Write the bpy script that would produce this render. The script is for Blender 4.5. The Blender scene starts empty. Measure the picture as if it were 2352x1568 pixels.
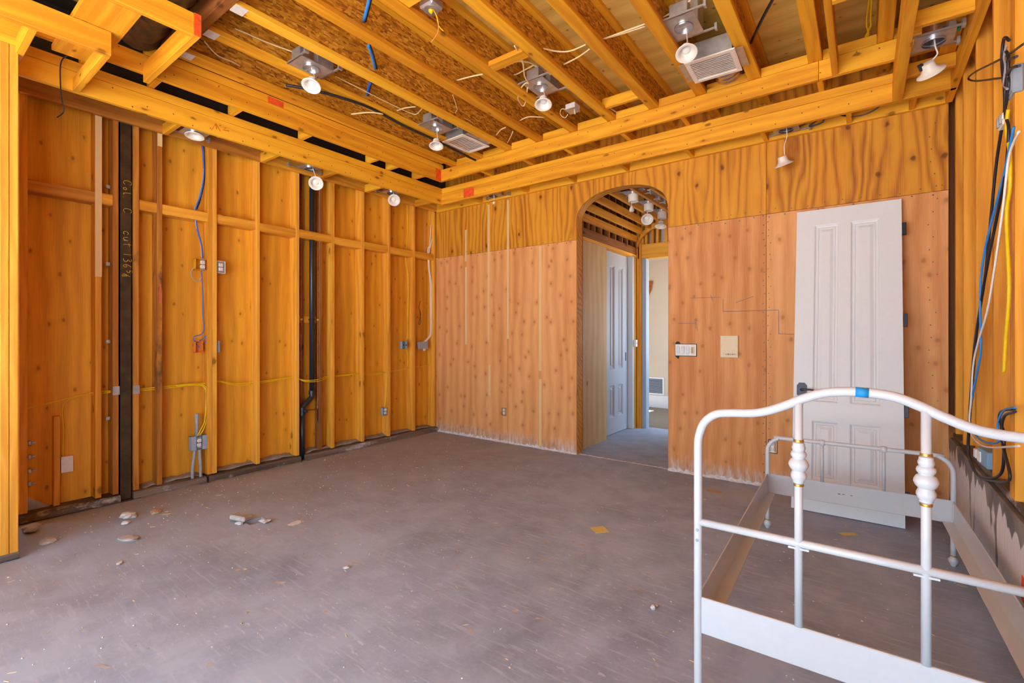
import bpy, bmesh, math, random
from mathutils import Vector, Matrix
random.seed(7)
SC = bpy.context.scene
COL = SC.collection
PI = math.pi

# ---------------------------------------------------------------- camera
cam_d = bpy.data.cameras.new('camera'); cam = bpy.data.objects.new('camera', cam_d); COL.objects.link(cam)
cam.location = (0, 0, 1.36)
cam.rotation_euler = (PI/2, 0, math.radians(36.5))
cam_d.sensor_width = 36; cam_d.lens = 36*1090/2352
cam_d.shift_y = -15/2352
cam_d.clip_start = .02
SC.camera = cam

# ---------------------------------------------------------------- sky, sun, exposure
SUN_E, SKY_S, EXPO = 7.5, 1.0, 2.96
w = bpy.data.worlds.new('sky'); SC.world = w; w.use_nodes = True
nt = w.node_tree; nt.nodes.clear()
wo = nt.nodes.new('ShaderNodeOutputWorld'); bg = nt.nodes.new('ShaderNodeBackground')
bg.inputs[0].default_value = (.52, .80, 1.06, 1); bg.inputs[1].default_value = SKY_S
nt.links.new(bg.outputs[0], wo.inputs[0])
sd = bpy.data.lights.new('sun', 'SUN'); sd.energy = SUN_E; sd.angle = math.radians(.6); sd.color = (1, .96, .90)
sun = bpy.data.objects.new('sun', sd); COL.objects.link(sun)
sun.rotation_euler = (math.radians(30), 0, math.radians(-6))     # sun behind the camera: falls on the terrace and just inside the wide opening
vs = SC.view_settings
vs.view_transform = 'Standard'; vs.look = 'None'; vs.gamma = 1; vs.exposure = EXPO; vs.use_curve_mapping = False
try:
    SC.cycles.use_denoising = True
    SC.cycles.max_bounces = 10; SC.cycles.diffuse_bounces = 7
    SC.cycles.sample_clamp_indirect = 8
except Exception: pass

# ---------------------------------------------------------------- materials
def srgb(r, g, b):
    f = lambda c: (c/255/12.92 if c/255 <= .04045 else ((c/255+.055)/1.055)**2.4)
    return (f(r), f(g), f(b), 1)
class N:
    def __init__(s, name):
        s.m = bpy.data.materials.new(name); s.m.use_nodes = True; s.t = s.m.node_tree
        s.b = s.t.nodes['Principled BSDF']
    def n(s, typ, **kw):
        d = s.t.nodes.new('ShaderNode'+typ)
        for k, v in kw.items():
            if k == 'ins':
                for a, b in v.items():
                    if hasattr(b, 'is_output'): s.t.links.new(b, d.inputs[a])
                    else: d.inputs[a].default_value = b
            else: setattr(d, k, v)
        return d
    def math(s, op, a, b=0.0, clamp=False):
        d = s.n('Math', operation=op, use_clamp=clamp, ins={0: a, 1: b}); return d.outputs[0]
    def ramp(s, fac, stops, interp='LINEAR'):
        d = s.n('ValToRGB', ins={0: fac}); cr = d.color_ramp; cr.interpolation = interp
        while len(cr.elements) < len(stops): cr.elements.new(.5)
        for e, (p, c) in zip(cr.elements, stops):
            e.position = p; e.color = c if len(c) == 4 else (*c, 1)
        return d.outputs[0]
    def mix(s, fac, a, b, mode='MIX'):
        d = s.n('Mix', data_type='RGBA', blend_type=mode)
        for i, v in ((0, fac), (6, a), (7, b)):
            if hasattr(v, 'is_output'): s.t.links.new(v, d.inputs[i])
            else: d.inputs[i].default_value = v
        return d.outputs[2]
    def coords(s, rnd=True):
        tc = s.n('TexCoord'); v = tc.outputs['Object']
        oi = s.n('ObjectInfo'); s.rand = oi.outputs['Random']
        if rnd:
            off = s.n('Combine' 'XYZ', ins={0: s.math('MULTIPLY', s.rand, 91.7), 1: s.math('MULTIPLY', s.rand, 37.3), 2: s.math('MULTIPLY', s.rand, 53.1)})
            v = s.n('VectorMath', operation='ADD', ins={0: v, 1: off.outputs[0]}).outputs[0]
        return v
    def mapv(s, v, scale=(1, 1, 1), rot=(0, 0, 0)):
        return s.n('Mapping', ins={0: v, 2: rot, 3: scale}).outputs[0]
    def noise(s, v, scale, detail=3, rough=.55, dist=0):
        return s.n('TexNoise', ins={'Vector': v, 'Scale': scale, 'Detail': detail, 'Roughness': rough, 'Distortion': dist})
    def voro(s, v, scale, feat='F1', rnd=1):
        return s.n('TexVoronoi', feature=feat, ins={'Vector': v, 'Scale': scale, 'Randomness': rnd})
    def out(s, col, rough=.6, bump=None, bs=.2, bd=.002, metal=0, spec=.35):
        b = s.b
        for k, v in (('Base Color', col), ('Roughness', rough), ('Metallic', metal), ('Specular IOR Level', spec)):
            if hasattr(v, 'is_output'): s.t.links.new(v, b.inputs[k])
            else: b.inputs[k].default_value = v
        if bump is not None:
            bn = s.n('Bump', ins={'Strength': bs, 'Distance': bd, 'Height': bump}); s.t.links.new(bn.outputs[0], b.inputs['Normal'])
        return s.m

def wood(name, dark, mid, light, knots=.5, rings=14, cross=1.0, var=.25, stain=None, rough=.62, kn=(1.6, 5.0), wa=.17, rw=.42, ks=.075, base=0, kc_=.8):
    """timber with its grain along the local X axis"""
    M = N(name); v = M.coords()
    g = M.mapv(v, (.10, 1.0, 1.0))
    broad = M.noise(M.mapv(v, (.35, 3.2*cross, 3.2*cross)), 2.0, 3, .55, .6).outputs[0]
    warp = M.noise(M.mapv(v, (.38, 1.7, 1.7)), 2.2, 2, .5)
    wv = M.n('VectorMath', operation='MULTIPLY_ADD', ins={0: warp.outputs[1], 1: (wa, wa, wa), 2: g}).outputs[0]
    sep = M.n('SeparateXYZ', ins={0: wv})
    rad = M.math('ADD', M.math('MULTIPLY', sep.outputs[1], 1.0), M.math('MULTIPLY', sep.outputs[2], .8))
    ring = M.math('PINGPONG', M.math('MULTIPLY', rad, rings), .5)
    fine = M.noise(M.mapv(v, (1.5, 60, 60)), 3.0, 2, .6).outputs[0]
    t = M.math('ADD', M.math('MULTIPLY', ring, rw), M.math('ADD', M.math('MULTIPLY', fine, .35), M.math('MULTIPLY', broad, .62)))
    t = M.math('SUBTRACT', t, .26)
    t = M.math('ADD', t, M.math('MULTIPLY', M.math('SUBTRACT', M.rand, .5), var))
    col = M.ramp(t, [(.12, dark), (.45, mid), (.85, light)])
    # knots
    sv = M.n('SeparateXYZ', ins={0: v})
    flat = M.n('CombineXYZ', ins={0: M.math('MULTIPLY', sv.outputs[0], kn[0]), 1: M.math('MULTIPLY', M.math('ADD', sv.outputs[1], sv.outputs[2]), kn[1]*.62), 2: 0.0}).outputs[0]
    kv = M.voro(flat, 1.0); kv.voronoi_dimensions = '2D'
    kd = M.math('ADD', kv.outputs['Distance'], M.math('MULTIPLY', M.math('SUBTRACT', M.noise(v, 28, 2).outputs[0], .5), .10))
    kc = M.n('SeparateColor', ins={0: kv.outputs['Color']}).outputs[0]
    have = M.math('LESS_THAN', kc, knots)
    core = M.math('MULTIPLY', M.ramp(kd, [(ks*.4, (1, 1, 1)), (ks, (0, 0, 0))]), have)
    halo = M.math('MULTIPLY', M.ramp(kd, [(ks*.6, (1, 1, 1)), (ks*2.6, (0, 0, 0))]), have)
    col = M.mix(M.math('MULTIPLY', halo, .42), col, dark)
    kdark = tuple(c*.30 for c in dark[:3])+(1,)
    col = M.mix(M.math('MULTIPLY', core, kc_), col, kdark)
    if stain:
        sn = M.noise(M.mapv(v, (.6, 1.2, 1.2)), stain[1], 5, .7).outputs[0]
        col = M.mix(M.ramp(sn, [(stain[2], (0, 0, 0)), (stain[2]+.12, (1, 1, 1))]), col, stain[0])
    if base:
        ox = M.n('SeparateXYZ', ins={0: M.n('TexCoord').outputs['Object']}).outputs[0]
        bn = M.noise(M.mapv(v, (3, 14, 14)), 2.0, 4, .65).outputs[0]
        bf = M.n('MapRange', ins={0: M.math('ADD', ox, M.math('MULTIPLY', M.math('SUBTRACT', .5, bn), base*1.6)), 1: .0, 2: base, 3: .75, 4: .0}).outputs[0]
        col = M.mix(bf, col, M.ramp(bn, [(.35, (.20, .13, .09, 1)), (.6, (.62, .56, .52, 1))]))
    return M.out(col, rough, M.math('ADD', fine, ring), .12, .0015)

C_D, C_M, C_L = (.60, .225, .014, 1), (.83, .385, .036, 1), (.90, .48, .075, 1)
M_LUM = wood('framing_lumber', C_D, C_M, C_L, .35, 16)
M_BEAM = wood('ceiling_lumber', (.62, .235, .008, 1), (.84, .40, .018, 1), (.91, .49, .04, 1), .45, 14, kn=(2.2, 8.0), var=.38)
M_PLY = wood('wall_plywood', (.60, .235, .012, 1), (.84, .40, .026, 1), (.90, .49, .06, 1), .75, 9, .6, .14, kn=(3.2, 8.5), wa=.14, rw=.36, ks=.065, kc_=.6)
M_PLYB = wood('back_plywood', (.54, .20, .05, 1), (.75, .355, .125, 1), (.83, .47, .22, 1), .62, 10, .6, .14, kn=(4.6, 10.0), wa=.12, rw=.36, ks=.115, base=.16, kc_=.38)
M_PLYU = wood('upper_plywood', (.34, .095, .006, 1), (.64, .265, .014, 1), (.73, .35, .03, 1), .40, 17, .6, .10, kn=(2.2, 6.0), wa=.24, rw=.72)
M_DECK = wood('deck_plywood', (.58, .33, .06, 1), (.82, .54, .13, 1), (.88, .62, .19, 1), .6, 5, .6, .12, kn=(5, 9), ks=.06)
M_SILL = wood('weathered_plate', (.075, .05, .035, 1), (.17, .115, .08, 1), (.30, .23, .18, 1), .2, 12, stain=((.50, .46, .42, 1), 6, .56))
M_REDW = wood('dark_lumber', (.20, .06, .012, 1), (.33, .115, .02, 1), (.42, .17, .03, 1), .4, 16)
M_HALLP = wood('pale_plywood', (.55, .34, .13, 1), (.70, .47, .22, 1), (.78, .56, .30, 1), .35, 7, .5, .1)
M_STAIN = wood('stained_lumber', (.36, .115, .012, 1), (.58, .24, .03, 1), (.70, .34, .06, 1), .35, 16, stain=((.10, .045, .018, 1), 3.0, .60))
M_TAPE = wood('tan_strip', (.70, .46, .20, 1), (.76, .53, .25, 1), (.80, .58, .30, 1), .05, 5)

def osb():
    M = N('oriented_strand_board'); v = M.coords()
    cols = []
    for rot, sc in ((.5, (26, 9, 70)), (-.75, (30, 8, 76)), (1.35, (24, 8, 66))):
        # boards lie in local XZ
        mv = M.n('Mapping', ins={0: v, 2: (0, rot, 0), 3: (sc[0]*.62, sc[1], sc[2]*1.05)}).outputs[0]
        vo = M.voro(mv, 1.0); cols.append(M.n('SeparateColor', ins={0: vo.outputs['Color']}))
    sel = M.n('SeparateColor', ins={0: M.voro(M.mapv(v, (26, 26, 26)), 1.0).outputs['Color']})
    t = M.mix(M.math('GREATER_THAN', sel.outputs[0], .4), cols[0].outputs[0], cols[1].outputs[0])
    t = M.mix(M.math('GREATER_THAN', sel.outputs[1], .66), t, cols[2].outputs[0])
    f = M.noise(M.mapv(v, (30, 30, 120)), 2, 2).outputs[0]
    t2 = M.math('ADD', M.math('MULTIPLY', t, .8), M.math('MULTIPLY', f, .25))
    c = M.ramp(t2, [(.10, (.22, .065, .005, 1)), (.40, (.50, .19, .012, 1)), (.72, (.68, .29, .020, 1)), (.95, (.80, .43, .06, 1))])
    return M.out(c, .55, t2, .25, .002)
M_OSB = osb()

def plain(name, col, rough=.5, metal=0, spec=.4, nz=0, bump=0, scale=40):
    M = N(name); v = M.coords()
    nn = M.noise(v, scale, 4).outputs[0]
    c = M.mix(M.ramp(nn, [(.3, (0, 0, 0)), (.75, (1, 1, 1))]), tuple(x*(1-nz) for x in col[:3])+(1,), tuple(min(1, x*(1+nz)) for x in col[:3])+(1,)) if nz else col
    return M.out(c, rough, nn if bump else None, bump, .002, metal, spec)
M_WHITE = plain('white_enamel', (.56, .585, .61, 1), .28, 0, .5, .02)
M_DOOR = plain('white_door_paint', (.72, .75, .75, 1), .42, 0, .4, .015)
M_TRIM = plain('cream_white_plastic', (.80, .74, .66, 1), .4, nz=.03)
M_GOLD = plain('gold_band', (.58, .36, .08, 1), .35, .8, nz=.05)
M_GALV = plain('galvanised_steel', (.50, .50, .50, 1), .42, .75, nz=.18, scale=18)
M_ALU = plain('silver_reflector', (.72, .74, .78, 1), .22, .95, nz=.05)
M_FOIL = plain('foil_duct', (.62, .55, .48, 1), .25, .95, nz=.3, bump=.9, scale=26)
M_DKFOIL = plain('dark_duct_wrap', (.085, .05, .025, 1), .35, .2, nz=.5, bump=1.0, scale=22)
M_STEEL = plain('brown_primed_steel', (.062, .034, .012, 1), .6, .25, nz=.45, scale=14)
M_BLACK = plain('black_abs', (.020, .022, .030, 1), .38, spec=.5, nz=.2)
M_DKMET = plain('oil_rubbed_bronze', (.055, .055, .065, 1), .4, .6, nz=.2)
M_COPPER = plain('copper_pipe', (.34, .13, .05, 1), .42, .7, nz=.35)
M_GREYP = plain('grey_conduit', (.33, .34, .35, 1), .5, nz=.1)
M_BLUEP = plain('blue_grey_box', (.30, .36, .42, 1), .5, nz=.08)
M_YELP = plain('yellow_cable_jacket', (.80, .52, .004, 1), .45, nz=.08)
M_YBOX = plain('orange_plastic_box', (.80, .36, .005, 1), .5, nz=.08)
M_ORBOX = plain('red_orange_box', (.75, .22, .03, 1), .5, nz=.08)
M_ROMEX = plain('cream_cable_jacket', (.80, .58, .30, 1), .5, nz=.08)
M_WCAB = plain('white_cable_jacket', (.78, .74, .68, 1), .5, nz=.05)
M_BLUC = plain('blue_cable_jacket', (.02, .12, .62, 1), .45, nz=.1)
M_LBLU = plain('bright_blue_cable', (.03, .26, .72, 1), .45, nz=.1)
M_BCAB = plain('black_cable_jacket', (.018, .016, .022, 1), .4, spec=.5, nz=.2)
M_GCAB = plain('grey_violet_wire', (.35, .30, .34, 1), .5, nz=.1)
M_TAPEB = plain('blue_tape', (.012, .26, .62, 1), .6, nz=.1)
M_RED = plain('red_orange_paint', (.78, .085, .012, 1), .7, nz=.25, scale=30)
M_CHALK = plain('yellow_chalk', (.72, .46, .04, 1), .9, nz=.2)
M_PENCIL = plain('graphite_mark', (.16, .13, .14, 1), .9)
M_REDP = plain('red_crayon', (.62, .10, .01, 1), .9)
M_NAIL = plain('nail_head', (.16, .12, .09, 1), .5, .6)
M_GREENW = plain('green_wire', (.01, .25, .12, 1), .5)
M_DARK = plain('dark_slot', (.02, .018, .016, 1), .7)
M_BEIGE = plain('beige_plaster', (.50, .42, .33, 1), .8, nz=.03, scale=6)
M_BLUGR = plain('blue_grey_jamb', (.33, .38, .46, 1), .6, nz=.05)
M_BROWNF = plain('brown_floor', (.20, .14, .10, 1), .6, nz=.15, scale=12)
M_IVORY = plain('ivory_plastic', (.72, .58, .36, 1), .45, nz=.03)
M_NOTE = plain('yellow_paper', (.70, .56, .18, 1), .8, nz=.06)
M_CARD = plain('brown_card', (.48, .33, .20, 1), .8, nz=.1)
M_STONE = plain('concrete_rubble', (.44, .38, .33, 1), .9, nz=.25, bump=.6, scale=18)
M_PLASTER = plain('white_plaster_residue', (.66, .62, .60, 1), .9, nz=.2, bump=.5)
M_CAP = plain('white_end_patch', (.62, .56, .50, 1), .7, nz=.1)
M_BULB = plain('frosted_lamp', (.78, .76, .72, 1), .25, nz=.02)
M_DUST = plain('grey_brown_dust', (.30, .225, .165, 1), .95, nz=.25, bump=.4, scale=30)

def concrete():
    M = N('concrete_slab'); v = M.coords(False)
    big = M.noise(v, .9, 5, .6, .5).outputs[0]; med = M.noise(v, 4.5, 6, .62, .3).outputs[0]; fine = M.noise(v, 55, 4, .6).outputs[0]
    t = M.math('ADD', M.math('MULTIPLY', big, .5), M.math('ADD', M.math('MULTIPLY', med, .42), M.math('MULTIPLY', fine, .12)))
    c = M.ramp(t, [(.36, (.215, .25, .325, 1)), (.48, (.30, .355, .475, 1)), (.60, (.39, .46, .60, 1))])
    # trowel streaks and light scuffs
    st = M.noise(M.mapv(v, (1.6, 14, 1), (0, 0, .55)), 3.2, 3, .6, .4).outputs[0]
    c = M.mix(M.math('MULTIPLY', M.ramp(st, [(.55, (0, 0, 0)), (.68, (1, 1, 1))]), .6), c, (.46, .52, .64, 1))
    sc = M.noise(M.mapv(v, (9, 30, 1), (0, 0, .6)), 1.5, 3, .6).outputs[0]
    sc2 = M.noise(v, 1.3, 2).outputs[0]
    m = M.math('MULTIPLY', M.ramp(sc, [(.62, (0, 0, 0)), (.66, (1, 1, 1))]), M.ramp(sc2, [(.45, (0, 0, 0)), (.6, (1, 1, 1))]))
    c = M.mix(M.math('MULTIPLY', m, .6), c, (.58, .62, .70, 1))
    # brown site dirt trodden in along the stud wall
    sp = M.n('SeparateXYZ', ins={0: v})
    dd = M.math('ADD', sp.outputs[0], M.math('MULTIPLY', M.math('SUBTRACT', M.noise(v, 1.6, 4).outputs[0], .5), 2.2))
    dm = M.n('MapRange', ins={0: dd, 1: -4.9, 2: -2.2, 3: .62, 4: 0.0}).outputs[0]
    c = M.mix(dm, c, (.34, .305, .24, 1))
    spk = M.voro(v, 42).outputs['Distance']
    c = M.mix(M.math('MULTIPLY', M.ramp(spk, [(.03, (1, 1, 1)), (.06, (0, 0, 0))]), .5), c, (.50, .45, .41, 1))
    return M.out(c, M.ramp(med, [(.3, (.55,)*3), (.7, (.75,)*3)]), M.math('ADD', M.math('MULTIPLY', med, .5), M.math('MULTIPLY', fine, .35)), .16, .004, spec=.3)
M_CONC = concrete()

def stem():
    M = N('whitewashed_concrete'); v = M.coords(False)
    # brushed white coating in overlapping vertical strokes on grey concrete
    mv = M.mapv(v, (1, 9.0, 2.3))
    vo = M.voro(mv, 1.0); n = M.noise(v, 5, 5, .6).outputs[0]; fi = M.noise(M.mapv(v, (1, 70, 3)), 2, 3).outputs[0]
    sp = M.n('SeparateXYZ', ins={0: v})
    band = M.n('MapRange', ins={0: sp.outputs[2], 1: .02, 2: .22, 3: .55, 4: .0}).outputs[0]
    top = M.n('MapRange', ins={0: sp.outputs[2], 1: .48, 2: .60, 3: .0, 4: .6}).outputs[0]
    k = M.math('ADD', M.math('ADD', vo.outputs['Distance'], M.math('MULTIPLY', n, .5)), M.math('ADD', band, top))
    base = M.ramp(n, [(.35, (.13, .12, .115, 1)), (.65, (.27, .25, .245, 1))])
    white = M.ramp(fi, [(.3, (.66, .67, .69, 1)), (.75, (.88, .89, .91, 1))])
    c = M.mix(M.ramp(k, [(.92, (1, 1, 1)), (1.02, (0, 0, 0))]), base, white)
    return M.out(c, .6, M.math('ADD', fi, n), .3, .004)
M_STEM = stem()

# ---------------------------------------------------------------- builders
def tag(o, label=None, cat=None, group=None, kind=None):
    if label: o['label'] = label
    if cat: o['category'] = cat
    if group: o['group'] = group
    if kind: o['kind'] = kind
    return o
def obj(name, me, mat, parent=None, loc=(0, 0, 0), rot=(0, 0, 0)):
    if mat is not None and not me.materials: me.materials.append(mat)
    o = bpy.data.objects.new(name, me); COL.objects.link(o)
    if mat is not None and me.materials and me.materials[0] != mat:
        o.material_slots[0].link = 'OBJECT'; o.material_slots[0].material = mat
    o.location = loc; o.rotation_euler = rot
    if parent: o.parent = parent
    return o
def thing(name, label, cat, loc=(0, 0, 0), rot=(0, 0, 0), group=None):
    o = bpy.data.objects.new(name, None); COL.objects.link(o); o.empty_display_size = .05
    o.location = loc; o.rotation_euler = rot
    return tag(o, label, cat, group)
def struct(name):
    o = bpy.data.objects.new(name, None); COL.objects.link(o); o.empty_display_size = .05
    o['kind'] = 'structure'; return o
def pydata(name, vs, fs, smooth=False):
    me = bpy.data.meshes.new(name); me.from_pydata([tuple(v) for v in vs], [], fs); me.update()
    if smooth:
        for p in me.polygons: p.use_smooth = True
    return me
_cache = {}
def board_mesh(L, W, H, ch):
    key = (round(L, 3), round(W, 3), round(H, 3), round(ch, 4))
    if key in _cache: return _cache[key]
    y, z = W/2, H/2; c = min(ch, y*.5, z*.5)
    if c <= 0: sec = [(-y, -z), (y, -z), (y, z), (-y, z)]
    else: sec = [(-y+c, -z), (y-c, -z), (y, -z+c), (y, z-c), (y-c, z), (-y+c, z), (-y, z-c), (-y, -z+c)]
    n = len(sec); vs_ = [(0, a, b) for a, b in sec]+[(L, a, b) for a, b in sec]
    fs = [tuple(reversed(range(n))), tuple(range(n, 2*n))]+[(i, (i+1) % n, n+(i+1) % n, n+i) for i in range(n)]
    me = pydata('board', vs_, fs); _cache[key] = me; return me
def board(name, b, axis, mat, parent=None, ch=.003):
    """box x0,x1,y0,y1,z0,z1 with its grain (local X) along the given axis"""
    x0, x1, y0, y1, z0, z1 = b; cx, cy, cz = (x0+x1)/2, (y0+y1)/2, (z0+z1)/2
    if axis == 'x': me, loc, rot = board_mesh(x1-x0, y1-y0, z1-z0, ch), (x0, cy, cz), (0, 0, 0)
    elif axis == 'y': me, loc, rot = board_mesh(y1-y0, x1-x0, z1-z0, ch), (cx, y0, cz), (0, 0, PI/2)
    else: me, loc, rot = board_mesh(z1-z0, y1-y0, x1-x0, ch), (cx, cy, z0), (0, -PI/2, 0)
    me2 = me
    o = obj(name, me2, mat, parent, loc, rot)
    return o
def boxm(x0, x1, y0, y1, z0, z1, ch=.0):
    """plain box mesh in place, optional chamfer on all edges"""
    bm = bmesh.new(); bmesh.ops.create_cube(bm, size=1)
    for v in bm.verts: v.co = ((x0+x1)/2+v.co.x*(x1-x0), (y0+y1)/2+v.co.y*(y1-y0), (z0+z1)/2+v.co.z*(z1-z0))
    if ch: bmesh.ops.bevel(bm, geom=bm.edges[:], offset=ch, segments=1, affect='EDGES')
    me = bpy.data.meshes.new('box'); bm.to_mesh(me); bm.free(); return me
def merge(meshes):
    bm = bmesh.new()
    for m in meshes: bm.from_mesh(m); 
    me = bpy.data.meshes.new('merged'); bm.to_mesh(me); bm.free()
    for m in meshes:
        if m.users == 0: bpy.data.meshes.remove(m)
    return me
def smooth_pts(pts, sub=5, closed=False):
    P = [Vector(p) for p in pts]
    if len(P) < 3: return P
    out = []; n = len(P)
    for i in range(n if closed else n-1):
        if closed: a, b, c, d = P[i-1], P[i], P[(i+1) % n], P[(i+2) % n]
        else: a, b, c, d = P[max(i-1, 0)], P[i], P[i+1], P[min(i+2, n-1)]
        for k in range(sub):
            t = k/sub
            out.append(.5*((2*b)+(c-a)*t+(2*a-5*b+4*c-d)*t*t+(3*b-a-3*c+d)*t**3))
    if not closed: out.append(P[-1])
    return out
def tube_mesh(pts, r, seg=8, sub=5, closed=False, flat=None):
    P = smooth_pts(pts, sub, closed) if sub > 1 else [Vector(p) for p in pts]
    P = [p for i, p in enumerate(P) if i == 0 or (p-P[i-1]).length > 1e-5]
    n = len(P); rr = (lambda i: r(i/(n-1))) if callable(r) else (lambda i: r)
    vs_, fs = [], []; up = None
    for i, p in enumerate(P):
        t = (P[(i+1) % n]-P[i-1]) if closed else (P[min(i+1, n-1)]-P[max(i-1, 0)])
        if t.length < 1e-9: t = Vector((0, 0, 1))
        t.normalize()
        if up is None: up = t.orthogonal().normalized()
        up = (up-t*up.dot(t))
        if up.length < 1e-6: up = t.orthogonal()
        up.normalize(); sd_ = t.cross(up)
        for k in range(seg):
            a = 2*PI*k/seg; vs_.append(p+rr(i)*(math.cos(a)*up+math.sin(a)*sd_))
    m = n if closed else n-1
    for i in range(m):
        for k in range(seg):
            a, b = i*seg+k, i*seg+(k+1) % seg; c, d = ((i+1) % n)*seg+(k+1) % seg, ((i+1) % n)*seg+k
            fs.append((a, b, c, d))
    if not closed:
        fs.append(tuple(reversed(range(seg)))); fs.append(tuple(range((n-1)*seg, n*seg)))
    me = pydata('tube', vs_, fs)
    for p in me.polygons: p.use_smooth = len(p.vertices) == 4
    return me
def lathe_mesh(prof, seg=20, cap0=True, cap1=True):
    vs_, fs = [], []; n = len(prof)
    for r, z in prof:
        for k in range(seg): a = 2*PI*k/seg; vs_.append((r*math.cos(a), r*math.sin(a), z))
    for i in range(n-1):
        for k in range(seg): fs.append((i*seg+k, i*seg+(k+1) % seg, (i+1)*seg+(k+1) % seg, (i+1)*seg+k))
    if cap0: fs.append(tuple(reversed(range(seg))))
    if cap1: fs.append(tuple(range((n-1)*seg, n*seg)))
    me = pydata('lathe', vs_, fs)
    for p in me.polygons: p.use_smooth = len(p.vertices) == 4
    try: me.set_sharp_from_angle(angle=math.radians(40))
    except Exception: pass
    return me
def poly_panel(name, outline, y0, y1, mat, parent):
    """a sheet in the XZ plane with any outline; grain (local X) runs upwards"""
    n = len(outline)
    vs_ = [(z, y0, -x) for x, z in outline]+[(z, y1, -x) for x, z in outline]
    fs = [tuple(range(n)), tuple(reversed(range(n, 2*n)))]+[(i, n+i, n+(i+1) % n, (i+1) % n) for i in range(n)]
    me = pydata('panel', vs_, fs)
    bm = bmesh.new(); bm.from_mesh(me); bmesh.ops.triangulate(bm, faces=[f for f in bm.faces if len(f.verts) > 4]); bmesh.ops.recalc_face_normals(bm, faces=bm.faces[:]); bm.to_mesh(me); bm.free()
    return obj(name, me, mat, parent, (0, 0, 0), (0, -PI/2, 0))
def copy_tree(o, parent=None):
    c = o.copy(); COL.objects.link(c); c.parent = parent
    for ch in list(o.children): copy_tree(ch, c)
    return c
# ================================================================ STRUCTURE
XL, XP, YB = -4.86, -4.99, 4.77          # stud faces and sheathing of the left wall, face of the back wall
# ---- floor slab with a broken-out hole
hx0, hx1, hy0, hy1, hd = -3.615, -3.525, 1.615, 1.735, .07
fx = [-5.2, hx0, hx1, .9]; fy = [-2.42, hy0, hy1, 6.83]
V, F = [], []
def q(*p):
    i = len(V); V.extend(p); F.append(tuple(range(i, i+len(p))))
for i in range(3):
    for j in range(3):
        if i == 1 and j == 1: continue
        q((fx[i], fy[j], 0), (fx[i+1], fy[j], 0), (fx[i+1], fy[j+1], 0), (fx[i], fy[j+1], 0))
q((hx0, hy0, -hd), (hx1, hy0, -hd), (hx1, hy1, -hd), (hx0, hy1, -hd))
for a, b in (((hx0, hy0), (hx1, hy0)), ((hx1, hy0), (hx1, hy1)), ((hx1, hy1), (hx0, hy1)), ((hx0, hy1), (hx0, hy0))):
    q((*b, 0), (*a, 0), (*a, -hd), (*b, -hd))
fl = obj('floor', pydata('floor', V, F), M_CONC); fl['kind'] = 'structure'
# ---- ground outside and the room past the hall
M_GRND = plain('pale_terrace', (.50, .47, .43, 1), .9, nz=.1, scale=3)
g = obj('ground', boxm(-40, 40, -40, 30, -.35, -.10), M_GRND); g['kind'] = 'structure'

# ---- left wall
WL = struct('wall_left')
ybr = [.50, 1.072, 2.302, 3.542, 4.79]
for a, b in zip(ybr, ybr[1:]):
    board('plywood_panel', (XP-.012, XP, a+.0015, b-.0015, .0, 2.448), 'z', M_PLY, WL, .001)
    board('plywood_panel', (XP-.012, XP, a+.0015, b-.0015, 2.451, 3.74), 'z', M_PLY, WL, .001)
STUDS = [(.632, .676, M_LUM), (1.052, 1.090, M_LUM), (1.160, 1.198, M_STAIN), (1.295, 1.334, M_STAIN), (1.460, 1.498, M_STAIN), (1.890, 1.928, M_LUM), (2.284, 2.322, M_LUM), (2.697, 2.736, M_LUM), (3.12, 3.158, M_LUM), (3.522, 3.560, M_LUM), (3.918, 3.956, M_LUM), (4.336, 4.374, M_LUM), (4.716, 4.754, M_LUM)]
for a, b, m in STUDS:
    board('stud', (XP, XL, a, b, .072, 3.70), 'z', m, WL)
board('stud', (XP, XL, 1.849, 1.888, .072, 3.70), 'z', M_LUM, WL)          # doubled stud by the boxes
board('stud', (XP, XL-.075, .825, .862, .06, .74), 'z', M_LUM, WL)          # short stud
board('stud', (XP, XL-.04, 2.99, 3.03, .07, 3.7), 'z', M_REDW, WL)          # backing studs by the drain
board('stud', (XP, XL-.095, 2.80, 2.84, .07, 3.7), 'z', M_REDW, WL)
# fire blocking between the studs
edges = [(.676, 1.052), (1.090, 1.160), (1.334, 1.460), (1.498, 1.849), (1.928, 2.284), (2.322, 2.697), (2.736, 3.12), (3.158, 3.522), (3.560, 3.918), (3.956, 4.336), (4.374, 4.716)]
for i, (a, b) in enumerate(edges):
    dz = [.0, -.002, .004, .0, .006, -.003, .004, -.004, .003, .0, .004][i]
    x1 = XL-.002 if i not in (2, 4) else XL-.012
    board('blocking', (XP, x1, a, b, 2.405+dz, 2.492+dz), 'y', M_LUM if i not in (0,) else M_STAIN, WL, .008)
board('blocking', (XP, XL-.10, 2.736, 2.99, 1.49, 1.57), 'y', M_LUM, WL)     # strap board behind the drain
# bottom plates, weathered, half buried
for a, b in ((.535, 1.205), (1.292, 1.832), (1.852, 2.742), (2.80, 4.80)):
    board('bottom_plate', (XP-.02, XL+.028, a, b, .0, .062), 'y', M_SILL, WL, .012)
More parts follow.
